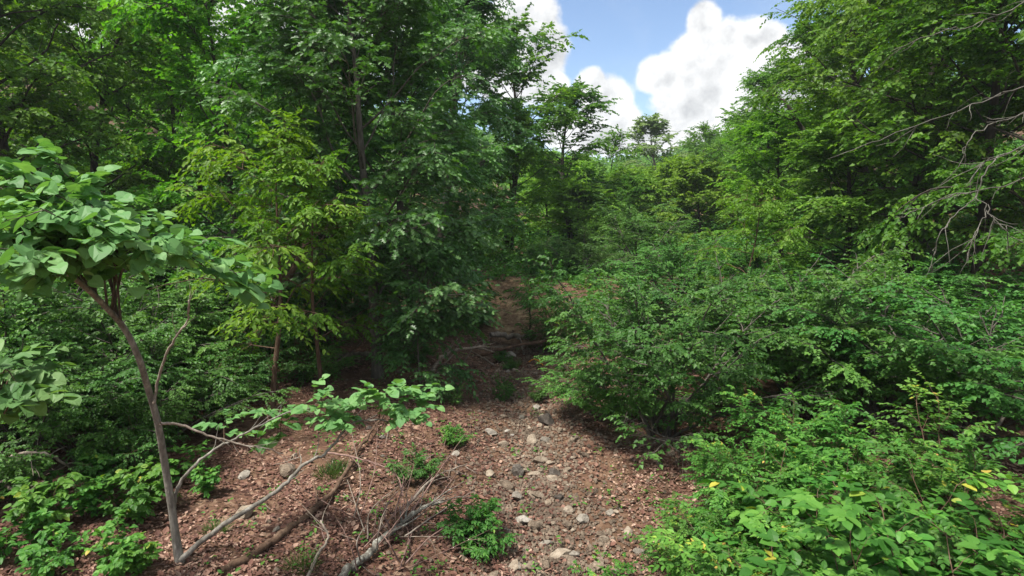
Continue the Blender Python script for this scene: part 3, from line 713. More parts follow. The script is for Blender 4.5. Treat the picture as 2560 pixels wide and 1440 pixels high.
#TREES
TREES = [
 # name, kind, px, D, top (picture y), rot, label
 ('oak_tree', 'oak0', 935, 13.6, -160, .4, 'tall oak with grey trunk standing behind the low leafy oak bough'),
 ('oak_tree', 'oak1', 1030, 17.5, -90, 2.0, 'oak right of the tallest front oak, its boughs over the log jam'),
 ('oak_tree', 'oak2', 1085, 23, -40, 1.1, 'oak with thick dark trunk left of the bare clay bank'),
 ('oak_tree', 'oak1', 800, 16.5, -70, 3.9, 'oak just left of the tallest front oak, dark at its foot'),
 ('oak_tree', 'oak0', 1120, 29, 20, 5.2, 'oak whose outer twigs stand against the large left cloud'),
 ('broadleaf_tree', 'lime0', 610, 16.5, -20, 2.2, 'yellow-green tree with dark forked limbs in the upper left'),
 ('broadleaf_tree', 'lime1', 430, 22, 0, 4.0, 'bright yellow-green tree behind the heart-leaved crown'),
 ('broadleaf_tree', 'wood0', 60, 15, -260, .6, 'dark tree with a broad trunk in the top left corner'),
 ('broadleaf_tree', 'wood1', -180, 13, -250, 2.9, 'dark tree at the left edge whose boughs hang above the heart leaves'),
 ('broadleaf_tree', 'wood2', 230, 20, -60, 1.4, 'shaded tree between the corner tree and the yellow-green trees'),
 ('broadleaf_tree', 'lime2', 330, 29, 60, 5.0, 'pale green tree under the gap of sky at the upper left'),
 ('broadleaf_tree', 'lime0', 520, 31, 20, 3.3, 'far yellow-green tree seen through the forked tree'),
 ('broadleaf_tree', 'wood3', 730, 27, 130, .2, 'tree behind the forked tree with sky showing through its top'),
 ('broadleaf_tree', 'lime1', 860, 33, 40, 1.9, 'far yellow-green tree glimpsed left of the tallest front oak'),
 ('broadleaf_tree', 'wood1', 120, 27, -30, 4.4, 'background tree deep behind the broad corner trunk'),
 ('broadleaf_tree', 'wood2', 1010, 31, 20, 2.5, 'deep background tree hidden behind the front oaks'),
 ('broadleaf_tree', 'lime2', -60, 24, -60, .9, 'background tree at the far left edge'),
 ('broadleaf_tree', 'lime1', 650, 38, 60, 5.6, 'farthest yellow-green tree in the left wood, right of the forked tree'),
 ('broadleaf_tree', 'wood3', 420, 36, 40, 2.7, 'farthest dull green tree in the left wood, left of the forked tree'),
 ('broadleaf_tree', 'lime2', 1280, 33, 300, 3.0, 'rounded tree below the right flank of the front oaks'),
 ('broadleaf_tree', 'airy', 1430, 40, 245, 1.2, 'slender tree standing out against the middle cloud'),
 ('broadleaf_tree', 'airy', 1262, 34, 110, 4.2, 'thin-crowned tree with leafy sprays against the left cloud'),
 ('broadleaf_tree', 'slim0', 1520, 50, 350, .3, 'small sparse tree in the notch of the valley beneath the cloud'),
 ('sycamore_tree', 'pale', 1640, 74, 310, .5, 'tall pale tree rising alone at the head of the valley'),
 ('broadleaf_tree', 'wood2', 1740, 60, 330, 2.2, 'tree right of the pale valley tree, partly hidden by the right wood'),
 ('broadleaf_tree', 'dome1', 1370, 46, 415, 2.8, 'low yellow-green tree left in the valley opening'),
 ('broadleaf_tree', 'dome0', 1480, 52, 430, 4.1, 'yellow-green tree in the middle of the valley opening'),
 ('broadleaf_tree', 'dome0', 1580, 56, 440, 5.5, 'yellow-green tree right below the pale valley tree'),
 ('broadleaf_tree', 'dome1', 1690, 44, 425, .8, 'bright domed tree at the right side of the valley opening'),
 ('broadleaf_tree', 'dome0', 1430, 38, 470, 1.9, 'low bright tree in front, at the left side of the valley opening'),
 ('broadleaf_tree', 'dome0', 1545, 43, 440, 1.3, 'low yellow-green tree in the centre of the valley, in front of the others'),
 ('broadleaf_tree', 'dome0', 1645, 52, 440, 3.2, 'yellow-green tree at the foot of the pale valley tree, on its right'),
 ('broadleaf_tree', 'dome1', 1430, 57, 420, 4.9, 'yellow-green tree behind the small sparse tree of the valley notch'),
 ('broadleaf_tree', 'dome0', 1750, 38, 420, 2.4, 'low lime-coloured tree at the corner where the right wood begins'),
 ('broadleaf_tree', 'wood1', 1825, 44, 310, 5.9, 'foremost pointed tree where the right wood meets the valley'),
 ('broadleaf_tree', 'wood0', 1920, 37, 215, 1.7, 'second tree up the skyline of the right wood'),
 ('broadleaf_tree', 'wood3', 2025, 31, 100, 3.6, 'third tree up the skyline of the right wood, under the large cloud'),
 ('broadleaf_tree', 'wood2', 2145, 27, -10, .3, 'fourth tree up the skyline of the right wood, cut by the top edge'),
 ('broadleaf_tree', 'wood1', 2180, 22.5, -90, 2.4, 'tree with layered boughs right of the skyline trees'),
 ('broadleaf_tree', 'wood0', 2275, 18, -190, 4.9, 'tree with a thick dark upright trunk in the right wood'),
 ('broadleaf_tree', 'wood3', 2440, 16.5, -240, 1.0, 'tree behind the bare pale branches on the right'),
 ('broadleaf_tree', 'wood2', 2660, 14, -300, 3.0, 'tree at the right edge with boughs reaching in from outside'),
 ('broadleaf_tree', 'lime0', 1960, 24, 300, 2.0, 'lower bright tree in front of the skyline trees on the right'),
 ('broadleaf_tree', 'wood1', 2340, 27, -60, 3.5, 'background tree filling the dark gap right of the thick trunk'),
 ('broadleaf_tree', 'wood0', 2560, 24, -100, 5.1, 'background tree high up the slope at the far right'),
 ('broadleaf_tree', 'wood2', 2200, 35, -20, 4.2, 'background tree on the slope behind the layered boughs'),
 ('broadleaf_tree', 'wood3', 2120, 20, 330, 5.0, 'low broad tree in the shade under the layered boughs'),
 ('young_tree', 'slim0', 1230, 30, 480, 2.5, 'young tree beside the top of the clay bank'),
 ('young_tree', 'slim1', 1480, 30, 560, 4.0, 'young tree in shade at the back of the creek clearing'),
 ('young_tree', 'slim0', 1590, 36, 450, 5.2, 'thin greyish young tree in the middle of the valley shade'),
 ('young_tree', 'youngoak', 1045, 12.6, 640, 5.2, 'young oak with bright lobed leaves before the grey oak trunk'),
 ('hickory_tree', 'hick0', 660, 11.2, 330, 2.6, 'lime-leaved young tree with drooping bright boughs before the dark wood'),
 ('hickory_tree', 'hick1', 790, 12.4, 420, .4, 'lime-leaved young tree beside the grey oak trunk'),
 ('hickory_tree', 'hick0', 1850, 18, 470, 1.0, 'lime-leaved young tree low in front of the right wood'),
]
for name, key, px, D, top, rz, lab in TREES:
    p = at(px, D); sc = ((520 - top) / F * D + CAMZ - p[2]) / HT[key]
    wide = (1.0 if key[:4] == 'lime' and D > 36 else 1.25 if key in ('airy', 'pale') else min(1.0, max(sc, .75))) if HT[key] > 8 else max(sc, .95) if key[:4] == 'dome' else sc
    plant(name, key, p, rz, (wide, wide, sc), lab, 'tree')

SHRUBS = [
 # the wide shrubs of the right bank
 ('shrub', 'spread0', 1665, 10.3, (.92, .8, .92), .3, 'wide dark green shrub whose layered branches overhang the creek stones'),
 ('shrub', 'spread2', 1560, 10.9, (.6, .6, .5), 3.7, 'low drooping shrub between the wide creek-side shrub and the creek stones'),
 ('shrub', 'spread1', 2010, 11.6, 1.0, 2.2, 'wide shrub right of the one overhanging the creek'),
 ('shrub', 'spread2', 2230, 10.5, (1, 1, .85), 4.0, 'wide shrub under the bare pale branches on the right'),
 ('shrub', 'spread0', 2480, 9.5, (1, 1, .8), 5.1, 'dark wide shrub at the right edge'),
 ('shrub', 'spread1', 2110, 14, (.95, .95, .78), 1.1, 'shrub in the second row behind the wide right bank shrubs'),
 ('shrub', 'spread2', 2400, 13.5, (1, 1, .75), .2, 'second-row shrub below the dark hollow of the right wood'),
 ('shrub', 'spread0', 1850, 15, (.9, .9, .8), 3.1, 'second-row shrub behind the creek-side wide shrub'),
 ('shrub', 'spread2', 1690, 14.5, .72, 2.6, 'feathery light shrub behind the creek-side wide shrub on its left'),
 ('shrub', 'pinn0', 1420, 17.5, 1.4, .7, 'bright rounded shrub right of the clay bank'),
 ('shrub', 'spread1', 1575, 20, .62, 5.0, 'light green shrub in the clearing behind the feathery one'),
 ('shrub', 'spread0', 1700, 21, (.9, .9, .75), 1.8, 'shrub at the foot of the dark right wood'),
 ('shrub', 'spread2', 1950, 19.5, (1, 1, .75), 5.5, 'shrub low in front of the dark right wood'),
 ('shrub', 'spread1', 2200, 18, (1, 1, .7), 3.3, 'shrub in shade beneath the thick dark trunk on the right'),
 ('shrub', 'spread0', 2600, 12, (1, 1, .85), 2.2, 'tall shrub cut by the right edge'),
 ('shrub', 'spread2', 1460, 25, .62, 4.4, 'shrub in the shade at the far end of the clearing'),
 ('shrub', 'spread0', 1600, 28, .95, .4, 'yellowish shrub in the throat of the valley'),
 ('shrub', 'spread1', 1360, 28, .5, 2.9, 'shrub on top of the clay bank'),
 # left thicket
 ('shrub', 'spread1', 260, 10.5, .85, .5, 'dark shrub directly behind the leaning speckled trunk'),
 ('shrub', 'spread2', 80, 10.8, .95, 2.0, 'dark shrub at the left edge below the heart leaves'),
 ('shrub', 'spread0', 430, 12.5, .8, 3.5, 'dark shrub right of the leaning speckled trunk'),
 ('shrub', 'spread1', 180, 14.5, 1.1, 4.4, 'shrub deep in the left thicket behind the edge shrub'),
 ('shrub', 'spread2', 560, 15.5, .85, 5.6, 'shrub in the gloom under the lime boughs'),
 ('shrub', 'spread0', 380, 17.5, 1.1, 1.2, 'shrub deep in the thicket behind the leaning trunk'),
 ('shrub', 'spread2', 700, 19.5, .9, .9, 'shrub in the gloom left of the pale straight log'),
 ('shrub', 'spread1', -40, 9, .9, 3.0, 'shrub half outside the left edge under the heart leaves'),
 ('shrub', 'bush0', 1000, 15, .7, .2, 'dark bush at the right foot of the grey oak trunk'),
 ('shrub', 'bush1', 1090, 18.5, .8, 1.9, 'dark bush behind the bent branch of the log jam'),
 ('shrub', 'bush2', 1170, 20, .8, 3.2, 'dark bush at the back of the log jam'),
 ('shrub', 'bush0', 860, 20, 1.2, 4.5, 'dark bush behind the pale straight log'),
 ('shrub', 'spread0', 930, 24, 1.0, 2.4, 'deep wood shrub glimpsed behind the grey oak trunk'),
 ('shrub', 'bush1', 1370, 17.2, .6, 4.1, 'low bush at the right end of the log jam'),
 ('shrub', 'bush2', 760, 13.5, .9, 2.8, 'bush in shade at the foot of the lime-leaved young tree'),
 ('shrub', 'spread0', 150, 8.6, (.6, .6, .62), 1.7, 'dark green shrub between the left edge and the speckled trunk, above the seedlings'),
 ('shrub', 'spread2', 330, 9.0, (.5, .5, .55), 4.6, 'low dark shrub just left of the middle of the speckled trunk'),
 ('shrub', 'spread1', 10, 7.9, (.55, .55, .6), .9, 'dark shrub at the left edge above the bright corner seedlings'),
 ('shrub', 'bush0', 480, 9.8, .8, 3.4, 'low shaded bush just right of the speckled trunk where the branches cross'),
 ('shrub', 'bush2', 250, 7.9, .55, 5.2, 'small shaded bush between the seedling patch and the speckled trunk'),
 ('shrub', 'bush1', 610, 12.2, .75, 2.3, 'low dark bush left of the lime-leaved stems'),
 ('shrub', 'bush1', 520, 11.0, .8, .7, 'low dark bush on the slope right of the leaning trunk'),
]
for name, key, px, D, sc, rz, lab in SHRUBS:
    plant(name, key, at(px, D), rz, sc, lab, 'shrub')

SMALL = [
 ('shrub', 'small0', 1190, 1365, .66, .5, 'small bright green leafy shrub standing beside the stone strip'),
 ('shrub', 'small0', 1135, 1112, .42, 2.2, 'small yellowish green plant on the litter above the brush pile'),
 ('shrub', 'small1', 1255, 1000, (.5, .5, .95), .9, 'narrow dark little shrub in the middle of the litter path'),
 ('shrub', 'small1', 1130, 1010, (.5, .5, .75), 3.1, 'dark little shrub left of the narrow one on the path'),
 ('shrub', 'small1', 1280, 925, .4, 4.0, 'light green little plant at the top of the litter path'),
 ('shrub', 'small0', 1255, 905, .42, 1.2, 'bright tuft of leaves in front of the log jam'),
 ('shrub', 'small1', 1350, 1000, (.45, .45, .6), 5.0, 'low plant at the left fringe of the creek-side wide shrub'),
 ('shrub', 'small1', 1030, 1190, .7, .2, 'dull low plant growing through the brush pile'),
]
for name, key, px, py, sc, rz, lab in SMALL:
    plant(name, key, gp(px, py), rz, sc, lab, 'shrub')

SEED = [
 (110, 1330, 1.2, 'upright bright seedling left of the leaning trunk, tallest of its patch'),
 (30, 1400, 1.1, 'bright leafy seedling in the bottom left corner'),
 (215, 1300, .9, 'green seedling midway between the left edge and the trunk'),
 (310, 1290, 1.0, 'leafy seedling close left of the speckled trunk'),
 (375, 1270, 1.1, 'lush seedling touching the speckled trunk on its left'),
 (290, 1420, .9, 'bright seedling near the bottom edge left of the trunk'),
 (340, 1440, .7, 'broad-leaved seedling at the bottom edge by the trunk foot'),
 (150, 1420, .8, 'small seedling between the corner seedling and the trunk'),
 (520, 1240, .7, 'yellowish seedling on the slope right of the speckled trunk'),
 (450, 1200, .9, 'seedling behind the fork of the speckled trunk'),
 (255, 1215, 1.0, 'shaded seedling behind the patch left of the trunk'),
 (60, 1250, .9, 'shaded seedling at the left edge above the corner plants'),
]
for k, (px, py, sc, lab) in enumerate(SEED):
    plant('seedling', 'seed%d' % (k % 2), gp(px, py), k * 1.3, sc * .72, lab, 'seedling')

NEAR = [
 # px, D, kind, scale, label  (undergrowth at the lower right)
 (1880, 7.7, 'pinn0', .55, 'bright feather-leaved shrub at the tip of the lower right thicket'),
 (1740, 6.4, 'pinn1', .34, 'low bright plant by the bottom edge right of the stones'),
 (1540, 5.95, 'broad0', .26, 'low broad-leaved plant at the bottom edge beside the stone strip'),
 (1930, 7.3, 'pinn1', .75, 'feather-leaved shrub right of the thicket tip'),
 (1880, 5.9, 'pinn0', .68, 'feather-leaved shrub at the bottom edge of the thicket'),
 (1980, 6.6, 'pinn0', .85, 'feather-leaved shrub in the middle of the thicket'),
 (2000, 8.6, 'pinn1', .85, 'feather-leaved shrub below the ground gap behind the thicket'),
 (2180, 7.9, 'pinn0', .95, 'feather-leaved shrub at the back of the lower right thicket'),
 (2100, 5.4, 'broad1', .85, 'broad-leaved shrub at the bottom edge of the lower right thicket'),
 (2250, 6.0, 'broad0', .95, 'broad-leaved shrub with large oval leaves in the thicket'),
 (2380, 4.9, 'broad1', 1.0, 'broad-leaved shrub with the largest leaves near the lower right corner'),
 (2560, 4.2, 'broad0', 1.05, 'light green broad-leaved shrub in the lower right corner'),
 (1960, 4.9, 'pinn1', .85, 'feather-leaved shrub at the bottom edge left of the broad leaves'),
 (2230, 4.3, 'pinn0', 1.0, 'feather-leaved shrub in the lower right, between two broad-leaved ones'),
 (2420, 7.0, 'pinn1', 1.0, 'feather-leaved shrub beside the black hollow on the right'),
 (2600, 5.6, 'pinn0', 1.05, 'feather-leaved shrub cut by the right edge'),
]
for k, (px, D, key, sc, lab) in enumerate(NEAR):
    plant('shrub', key, at(px, D), k * 2.1, (sc * .9, sc * .9, sc * (.74 if px > 1800 else .9)), lab, 'shrub')

# ---- grass tufts
def tuft_mesh():
    rng = np.random.default_rng(6); n = 170
    a = rng.uniform(0, 2 * PI, n); r = .3 * rng.uniform(0, 1, n) ** .8
    P = np.stack((np.cos(a) * r, np.sin(a) * r, np.zeros(n)), -1)
    D = np.stack((np.cos(a) * .6, np.sin(a) * .6, rng.uniform(.4, 1.3, n)), -1) + rng.normal(0, .2, (n, 3))
    return leaves_mesh('grass_blades', 'blade', P, D, rng.normal(0, 1, (n, 3)), rng.uniform(.15, .38, n), rng.uniform(0, 1, n), M['grass'])
TM['blade'] = halves([(.022, .1), (.02, .6)], [0, .5, 1.0], .3, .45)
tuft = tuft_mesh()
for k, (px, py, sc, lab) in enumerate([(825, 1190, .62, 'round tuft of green grass on the litter left of the brush pile'), (845, 1175, .45, 'smaller grass tuft touching the round one on the litter'), (760, 1420, .5, 'sparse grass tuft at the bottom edge by the forked stick'), (1280, 915, .7, 'pale grass tuft at the top of the litter path'), (540, 1330, .45, 'grass tuft on the slope beside the pale leaning branch')]):
    o = link('grass_tuft', tuft); o.location = gp(px, py); o.rotation_euler = (0, 0, k * 1.7); o.scale = (sc, sc, sc)
    tag(o, lab, 'grass')

# ---------------------------------------------------------------- dead tree reaching in from the right
def dead_tree():
    b = at(2790, 8.0)
    e = root('dead_tree', b, 0, 1, 'dead tree with bare pale crooked branches reaching in from the right edge', 'tree')
    o = np.array(b)
    def loc(pp): return np.array([pix(*q) for q in pp]) - o
    W = Tubes(); t = smooth_line(np.vstack(([[0, 0, -.3]], loc([(2790, 900, 8), (2800, 500, 8), (2790, 150, 8), (2760, -200, 8.1)]))), 5)
    W.add(t, np.linspace(.17, .06, len(t)), 9)
    link('trunk', W.mesh('dead_trunk', M['dead']), e)
    rng = np.random.default_rng(44)
    for k, pp in enumerate([
        [(2795, 150, 8), (2640, 190, 7.9), (2480, 245, 7.8), (2330, 300, 7.8), (2200, 350, 7.8), (2070, 395, 7.9)],
        [(2790, 40, 8), (2620, -10, 8), (2450, 60, 8), (2350, 80, 8), (2220, 130, 8.2)],
        [(2800, 330, 8), (2680, 260, 7.6), (2560, 285, 7.4), (2440, 330, 7.3), (2410, 380, 7.3), (2420, 420, 7.3)],
        [(2800, 420, 8), (2640, 350, 7.4), (2520, 380, 7.2), (2455, 440, 7.1), (2440, 490, 7.1), (2380, 545, 7.1), (2345, 590, 7.1), (2335, 640, 7.1)],
        [(2440, 490, 7.1), (2465, 520, 7.0), (2450, 560, 7.0), (2425, 605, 7.0)],
        [(2465, 515, 7.0), (2490, 555, 6.9), (2530, 590, 6.9)],
        [(2800, 480, 8), (2650, 430, 7.5), (2480, 470, 7.5), (2350, 500, 7.6), (2240, 545, 7.7)],
        [(2520, 380, 7.2), (2470, 400, 7.2), (2440, 420, 7.2)],
    ]):
        W = Tubes(); ln = smooth_line(loc(pp), 6); ln = ln + rng.normal(0, .012, ln.shape)
        thick = .010 if k in (0, 1, 2, 3, 6) else .006
        W.add(ln, np.linspace(thick, .004, len(ln)), 6)
        for _ in range(9):
            p, d = along(ln, rng.uniform(.3, .98)); v = rotz(d[0], rng.choice((-1, 1)) * rng.uniform(.2, .8)); v[2] += rng.normal(-.15, .4)
            w = wander(rng, p[0], norm(v), rng.uniform(.2, .7), 5, .22, -.02); W.add(w, np.linspace(.006, .002, 6), 4)
        link('branch', W.mesh('dead_branch', M['silver']), e)
dead_tree()

# leaning trunks
def leaning():
    def mk(name, pp, r0, r1, mat, lab):
        b = np.array(gp(pp[0][0], pp[0][1])); e = root(name, b, 0, 1, lab, 'tree')
        D0 = b[1] * cp + (CAMZ - b[2]) * sp
        pts = [np.array((0, 0, -.2))] + [pix(px, py, D0 + dd) - b for px, py, dd in pp[1:]]
        rng = np.random.default_rng(int(pp[0][0])); W = Tubes(); ln = smooth_line(pts, 5); W.add(ln, np.linspace(r0, r1, len(ln)), 9)
        link('trunk', W.mesh('leaning_trunk', M[mat]), e)
        limbs = []; W2 = Tubes()
        for k in range(7):
            p, d = along(ln, .62 + .38 * k / 6); az = k * 2.4
            l2 = wander(rng, p[0], norm(np.array((math.cos(az), math.sin(az), .35))), rng.uniform(1.0, 1.8), 5, .12, .03)
            W2.add(l2, np.linspace(r1 * .5, .008, 6), 5); limbs.append((l2, .02))
        P, D, Nn, tone = foliage_on(rng, limbs, W2, 5, .8, 5, .45, 8, .3, .01)
        link('limb', W2.mesh('leaning_limbs', M[mat]), e)
        link('crown', leaves_mesh('leaning_crown', 'wide', P, D, Nn, .12 * rng.uniform(.6, 1.25, len(P)), tone, M['wood']), e)
    mk('leaning_tree', [(596, 960), (612, 900, 0), (650, 830, 0), (690, 755, .1), (740, 660, .3), (790, 560, .4)], .13, .05, 'brownbark', 'reddish brown trunk leaning right out of the dark left thicket')
    mk('leaning_tree', [(2330, 640), (2230, 480, -.2), (2160, 430, -.2), (2090, 390, -.3), (2020, 340, -.3), (1960, 250, -.3)], .2, .06, 'darkbark', 'dark trunk leaning left across the right wood')
leaning()

# ---- far wood on the slopes and the hill at the head of the valley
def far_wood():
    rng = np.random.default_rng(12)
    P, Nn, s, tone = [], [], [], []
    def crown(x, y, h, r, n, sz):
        z = tz(x, y); d = norm(rng.normal(0, 1, (n, 3))); rad = r * rng.uniform(.35, 1, n) ** .5
        lump = 1 + .25 * np.sin(d[:, 0] * 5 + x) * np.sin(d[:, 2] * 6 + y)
        p = np.array((x, y, z + h * .55)) + d * (rad * lump)[:, None] * np.array((1, 1, h * .5 / r))
        P.append(p); Nn.append(d + rng.normal(0, .6, d.shape)); s.append(sz * rng.uniform(.6, 1.3, n)); tone.append(np.clip(rng.uniform(0, .6, n) + .4 * rng.uniform(), 0, 1))
    for k in range(150):
        y = rng.uniform(62, 130); side = rng.choice((-1, 1)); c = .17 * (y - 24)
        x = c + side * rng.uniform(17, 75); crown(x, y, rng.uniform(9, 13), rng.uniform(2.8, 4.2), 700, .5)
    for k in range(60):
        y = rng.uniform(75, 130); x = .17 * (y - 24) + rng.uniform(-12, 12); crown(x, y, rng.uniform(5, 8), rng.uniform(2.5, 4), 600, .5)
    for k in range(230):
        y = rng.uniform(130, 300); x = .17 * y + rng.uniform(-90, 90); crown(x, y, rng.uniform(8, 12), rng.uniform(3.5, 5), 350, 1.0)
    for k in range(90):
        side = -1 if k % 2 else 1; y = rng.uniform(8, 62); x = side * (20 + .62 * y + rng.uniform(0, 30)); crown(x, y, rng.uniform(10, 14), rng.uniform(3, 4.5), 900, .4)
    P = np.concatenate(P); Nn = np.concatenate(Nn); s = np.concatenate(s); tone = np.concatenate(tone)
    D = np.cross(Nn, rng.normal(0, 1, Nn.shape))
    o = link('distant_wood', leaves_mesh('distant_wood', 'wide', P, D, Nn, s, tone, M['wood'])); tag(o, 'far-off green wood covering the slopes and the valley head', 'wood', None, 'stuff')
far_wood()

def undergrowth():
    rng = np.random.default_rng(23)
    P, Nn, s, tone = [], [], [], []
    n = 4200
    y = 15 + 50 * rng.uniform(0, 1, n) ** 1.1; side = rng.choice((-1, 1), n)
    x = .25 + .17 * np.maximum(y - 24, 0) + side * (np.where(y < 22.5, np.where(side < 0, 5.5, 5.0), np.where(y < 25, .75, 0.0)) + rng.uniform(0, 1, n) * (6 + .9 * y))
    for k in range(n):
        m = 75; h = rng.uniform(.35, 1.5) * (.45 if side[k] > 0 and y[k] < 32 else 1); r = rng.uniform(.5, 1.1)
        a = rng.uniform(0, 2 * PI, m); q = r * rng.uniform(0, 1, m) ** .5
        hz = h * rng.uniform(.15, 1, m) * (1 - .6 * (q / r) ** 2)
        px, py = x[k] + np.cos(a) * q, y[k] + np.sin(a) * q
        P.append(np.stack((px, py, terrain(px, py) + hz), -1)); Nn.append(np.stack((rng.normal(0, .5, m), rng.normal(0, .5, m), np.ones(m)), -1))
        s.append((.09 + .0028 * y[k]) * rng.uniform(.6, 1.3, m)); tone.append(np.clip(.5 * rng.uniform() + .5 * rng.uniform(0, 1, m), 0, 1))
    P = np.concatenate(P); Nn = np.concatenate(Nn); s = np.concatenate(s); tone = np.concatenate(tone)
    a = rng.uniform(0, 2 * PI, len(P)); D = np.stack((np.cos(a), np.sin(a), rng.normal(-.2, .25, len(P))), -1)
    o = link('undergrowth', leaves_mesh('undergrowth', 'wide', P, D, Nn, s, tone, M['shrub'])); tag(o, 'low green undergrowth covering the wooded slopes', 'undergrowth', None, 'stuff')
undergrowth()

def haze():
    m, nt, N, L = newmat('air')
    v = N.new('ShaderNodeVolumePrincipled'); v.inputs['Color'].default_value = (.80, .88, .95, 1); v.inputs['Density'].default_value = HAZE; v.inputs['Anisotropy'].default_value = .2
    o = N.new('ShaderNodeOutputMaterial'); L.new(v.outputs[0], o.inputs['Volume'])
    V = [(x, y, z) for z in (-3.5, 62) for y in (-60, 440) for x in (-230, 230)]
    f = [(0, 2, 3, 1), (4, 5, 7, 6), (0, 1, 5, 4), (2, 6, 7, 3), (0, 4, 6, 2), (1, 3, 7, 5)]
    ob = link('haze', mesh_np('haze', V, np.array(f), np.full(6, 4), m)); tag(ob, 'thin pale air over the valley', 'haze', None, 'stuff')
HAZE = .0005
haze()

# ---------------------------------------------------------------- sky, sun, camera
SUN_EL, SUN_AZ = R(66), R(-122)      # azimuth from +Y towards +X
def sky():
    w = bpy.data.worlds.new('World'); S.world = w; w.use_nodes = True
    nt = w.node_tree; N, L = nt.nodes, nt.links; N.clear()
    st = N.new('ShaderNodeTexSky'); st.sky_type = 'NISHITA'; st.sun_disc = False
    st.sun_elevation = SUN_EL; st.sun_rotation = SUN_AZ; st.air_density = 1.0; st.dust_density = .15; st.ozone_density = 1.6; st.altitude = 1200
    tc = N.new('ShaderNodeTexCoord'); G = tc.outputs['Generated']
    def math_(op, a, b=None, c=None):
        n = N.new('ShaderNodeMath'); n.operation = op
        for k, v in enumerate((a, b, c)):
            if v is None: continue
            if isinstance(v, (int, float)): n.inputs[k].default_value = v
            else: L.new(v, n.inputs[k])
        return n.outputs[0]
    def noise(scale, det, rough=.6, off=0):
        mp = N.new('ShaderNodeMapping'); mp.inputs['Location'].default_value = (off, off * .7, off * .3)
        L.new(G, mp.inputs['Vector'])
        n = N.new('ShaderNodeTexNoise'); n.inputs['Scale'].default_value = scale; n.inputs['Detail'].default_value = det; n.inputs['Roughness'].default_value = rough
        L.new(mp.outputs[0], n.inputs['Vector']); return n.outputs['Fac']
    sx = N.new('ShaderNodeSeparateXYZ'); L.new(G, sx.inputs[0])
    az = math_('ARCTAN2', sx.outputs[0], sx.outputs[1]); el = math_('ARCSINE', sx.outputs[2])
    big = noise(5.5, 10, .62, 3.0); fine = noise(15, 8, .62, 9.0)
    puffs = [(1310, 60, 85, 80), (1350, 140, 75, 95), (1290, 190, 110, 90), (1370, 215, 60, 50), (1515, 262, 72, 85), (1552, 318, 62, 68), (1520, 340, 110, 60), (1480, 215, 50, 50),
             (1755, 60, 45, 55), (1755, 130, 75, 70), (1668, 185, 82, 58), (1610, 345, 90, 55), (1800, 150, 130, 90), (1890, 110, 70, 55), (1715, 255, 90, 75), (1668, 330, 70, 60), (1790, 250, 130, 100), (1900, 220, 120, 120), (1450, 330, 120, 60), (2050, 170, 90, 90), (1150, 120, 160, 110), (300, 80, 300, 130), (750, 120, 250, 150)]
    f = None
    for px, py, rx, ry in puffs:
        d = pix(px, py, 1.0) - np.array((0, 0, CAMZ)); d = d / np.linalg.norm(d)
        a0, e0 = math.atan2(d[0], d[1]), math.asin(d[2])
        q1 = math_('MULTIPLY', math_('SUBTRACT', az, a0), F / rx * .93); q2 = math_('MULTIPLY', math_('SUBTRACT', el, e0), F / ry * .97)
        dd = math_('SQRT', math_('ADD', math_('MULTIPLY', q1, q1), math_('MULTIPLY', q2, q2)))
        v = math_('SUBTRACT', 1.0, dd); f = v if f is None else math_('SMOOTH_MAX', f, v, .1)
    far = math_('MULTIPLY_ADD', noise(1.9, 8, .6, 20), 2.6, -1.05)   # unseen clouds added round the rest of the sky for fill light
    away = N.new('ShaderNodeMapRange'); away.inputs[1].default_value = .75; away.inputs[2].default_value = 1.1; L.new(math_('ABSOLUTE', az), away.inputs[0])
    high = N.new('ShaderNodeMapRange'); high.inputs[1].default_value = .55; high.inputs[2].default_value = .8; L.new(el, high.inputs[0])
    out = math_('MAXIMUM', away.outputs[0], high.outputs[0])
    far = math_('ADD', math_('MULTIPLY', far, out), math_('MULTIPLY_ADD', out, 3.0, -3.0))
    f = math_('MAXIMUM', f, far)
    fn = math_('ADD', f, math_('ADD', math_('MULTIPLY_ADD', big, 1.1, -.55), math_('MULTIPLY_ADD', fine, .7, -.35)))
    mk = N.new('ShaderNodeMapRange'); mk.interpolation_type = 'SMOOTHSTEP'; mk.inputs[1].default_value = .02; mk.inputs[2].default_value = .30
    L.new(fn, mk.inputs[0])
    wisp = N.new('ShaderNodeMapRange'); wisp.inputs[1].default_value = .5; wisp.inputs[2].default_value = .85; wisp.inputs[4].default_value = .24; L.new(noise(3.2, 7, .6, 31), wisp.inputs[0])
    mask = math_('MAXIMUM', mk.outputs[0], wisp.outputs[0])
    # relief of the cloud puffs: brighter where they turn towards the sun
    def shifted(scale, det, off, d):
        mp = N.new('ShaderNodeMapping'); mp.inputs['Location'].default_value = (off - .6 * d, off * .7, off * .3 + .8 * d)
        L.new(G, mp.inputs['Vector'])
        n = N.new('ShaderNodeTexNoise'); n.inputs['Scale'].default_value = scale; n.inputs['Detail'].default_value = det; n.inputs['Roughness'].default_value = .58
        L.new(mp.outputs[0], n.inputs['Vector']); return n.outputs['Fac']
    r1 = math_('SUBTRACT', shifted(5.5, 6, 3.0, 0), shifted(5.5, 6, 3.0, .035))
    r2 = math_('SUBTRACT', shifted(15, 5, 9.0, 0), shifted(15, 5, 9.0, .014))
    sh = math_('ADD', math_('MULTIPLY_ADD', r1, 1.5, .63), math_('MULTIPLY', r2, .8))
    sh = math_('ADD', sh, math_('MULTIPLY', math_('SUBTRACT', .25, fn), .22))
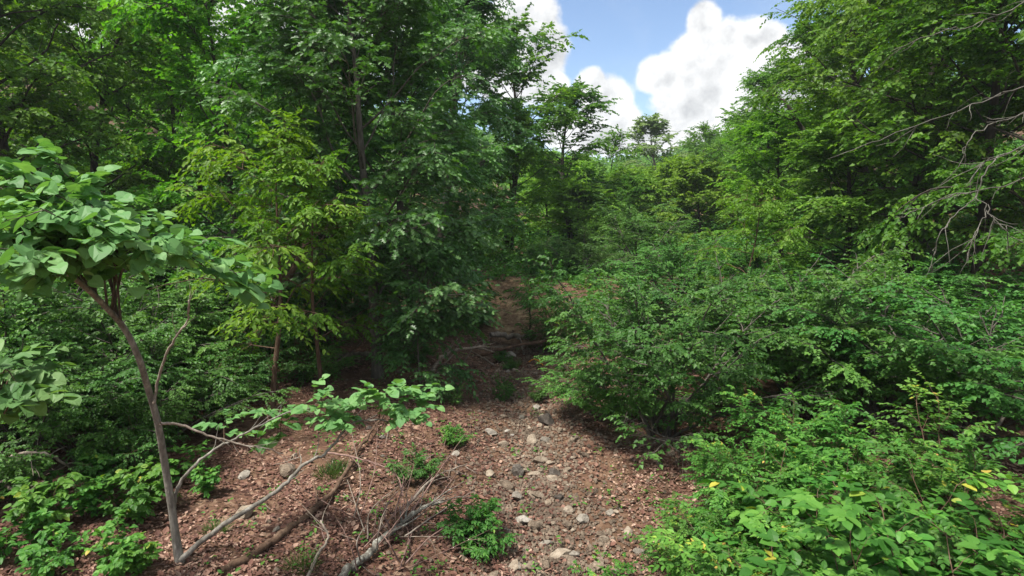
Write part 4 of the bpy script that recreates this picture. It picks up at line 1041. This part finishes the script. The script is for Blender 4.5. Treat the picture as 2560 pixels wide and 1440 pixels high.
    shade = ramp(N, [(.30, (CLOUD_LO * .93, CLOUD_LO * .96, CLOUD_LO)), (.66, (CLOUD_HI, CLOUD_HI, CLOUD_HI))]); L.new(sh, shade.inputs['Fac'])
    bs = N.new('ShaderNodeVectorMath'); bs.operation = 'SCALE'; bs.inputs['Scale'].default_value = SKY
    L.new(st.outputs[0], bs.inputs[0])
    mx = N.new('ShaderNodeMix'); mx.data_type = 'RGBA'
    L.new(mask, mx.inputs[0]); L.new(bs.outputs[0], mx.inputs['A']); L.new(shade.outputs[0], mx.inputs['B'])
    bg = N.new('ShaderNodeBackground'); bg.inputs['Strength'].default_value = 1.0
    L.new(mx.outputs['Result'], bg.inputs['Color'])
    o = N.new('ShaderNodeOutputWorld'); L.new(bg.outputs[0], o.inputs['Surface'])
SKY, CLOUD_LO, CLOUD_HI, SUN, EXPO = .072, .20, .42, 3.1, 1.52
sky()
sd = bpy.data.lights.new('sun', 'SUN'); sd.energy = SUN; sd.angle = R(9); sd.color = (1, .95, .86)
so = bpy.data.objects.new('sun', sd); COL.objects.link(so)
dirv = Vector((math.sin(SUN_AZ) * math.cos(SUN_EL), math.cos(SUN_AZ) * math.cos(SUN_EL), math.sin(SUN_EL)))
so.rotation_euler = dirv.to_track_quat('Z', 'Y').to_euler(); so.location = (-20, 20, 60)

cd = bpy.data.cameras.new('camera'); cd.sensor_width = 36; cd.lens = F / 2560 * 36; cd.clip_end = 2000; cd.clip_start = .05
co = bpy.data.objects.new('camera', cd); COL.objects.link(co)
co.location = (0, 0, CAMZ); co.rotation_euler = (PI / 2 - PITCH, 0, 0)
S.camera = co
S.view_settings.view_transform = 'Standard'; S.view_settings.look = 'None'; S.view_settings.exposure = EXPO; S.view_settings.gamma = 1
S.view_settings.use_curve_mapping = False
cy = S.cycles
cy.max_bounces = 6; cy.diffuse_bounces = 4; cy.glossy_bounces = 2; cy.transmission_bounces = 4; cy.transparent_max_bounces = 4
cy.use_denoising = True
cy.caustics_reflective = False; cy.caustics_refractive = False
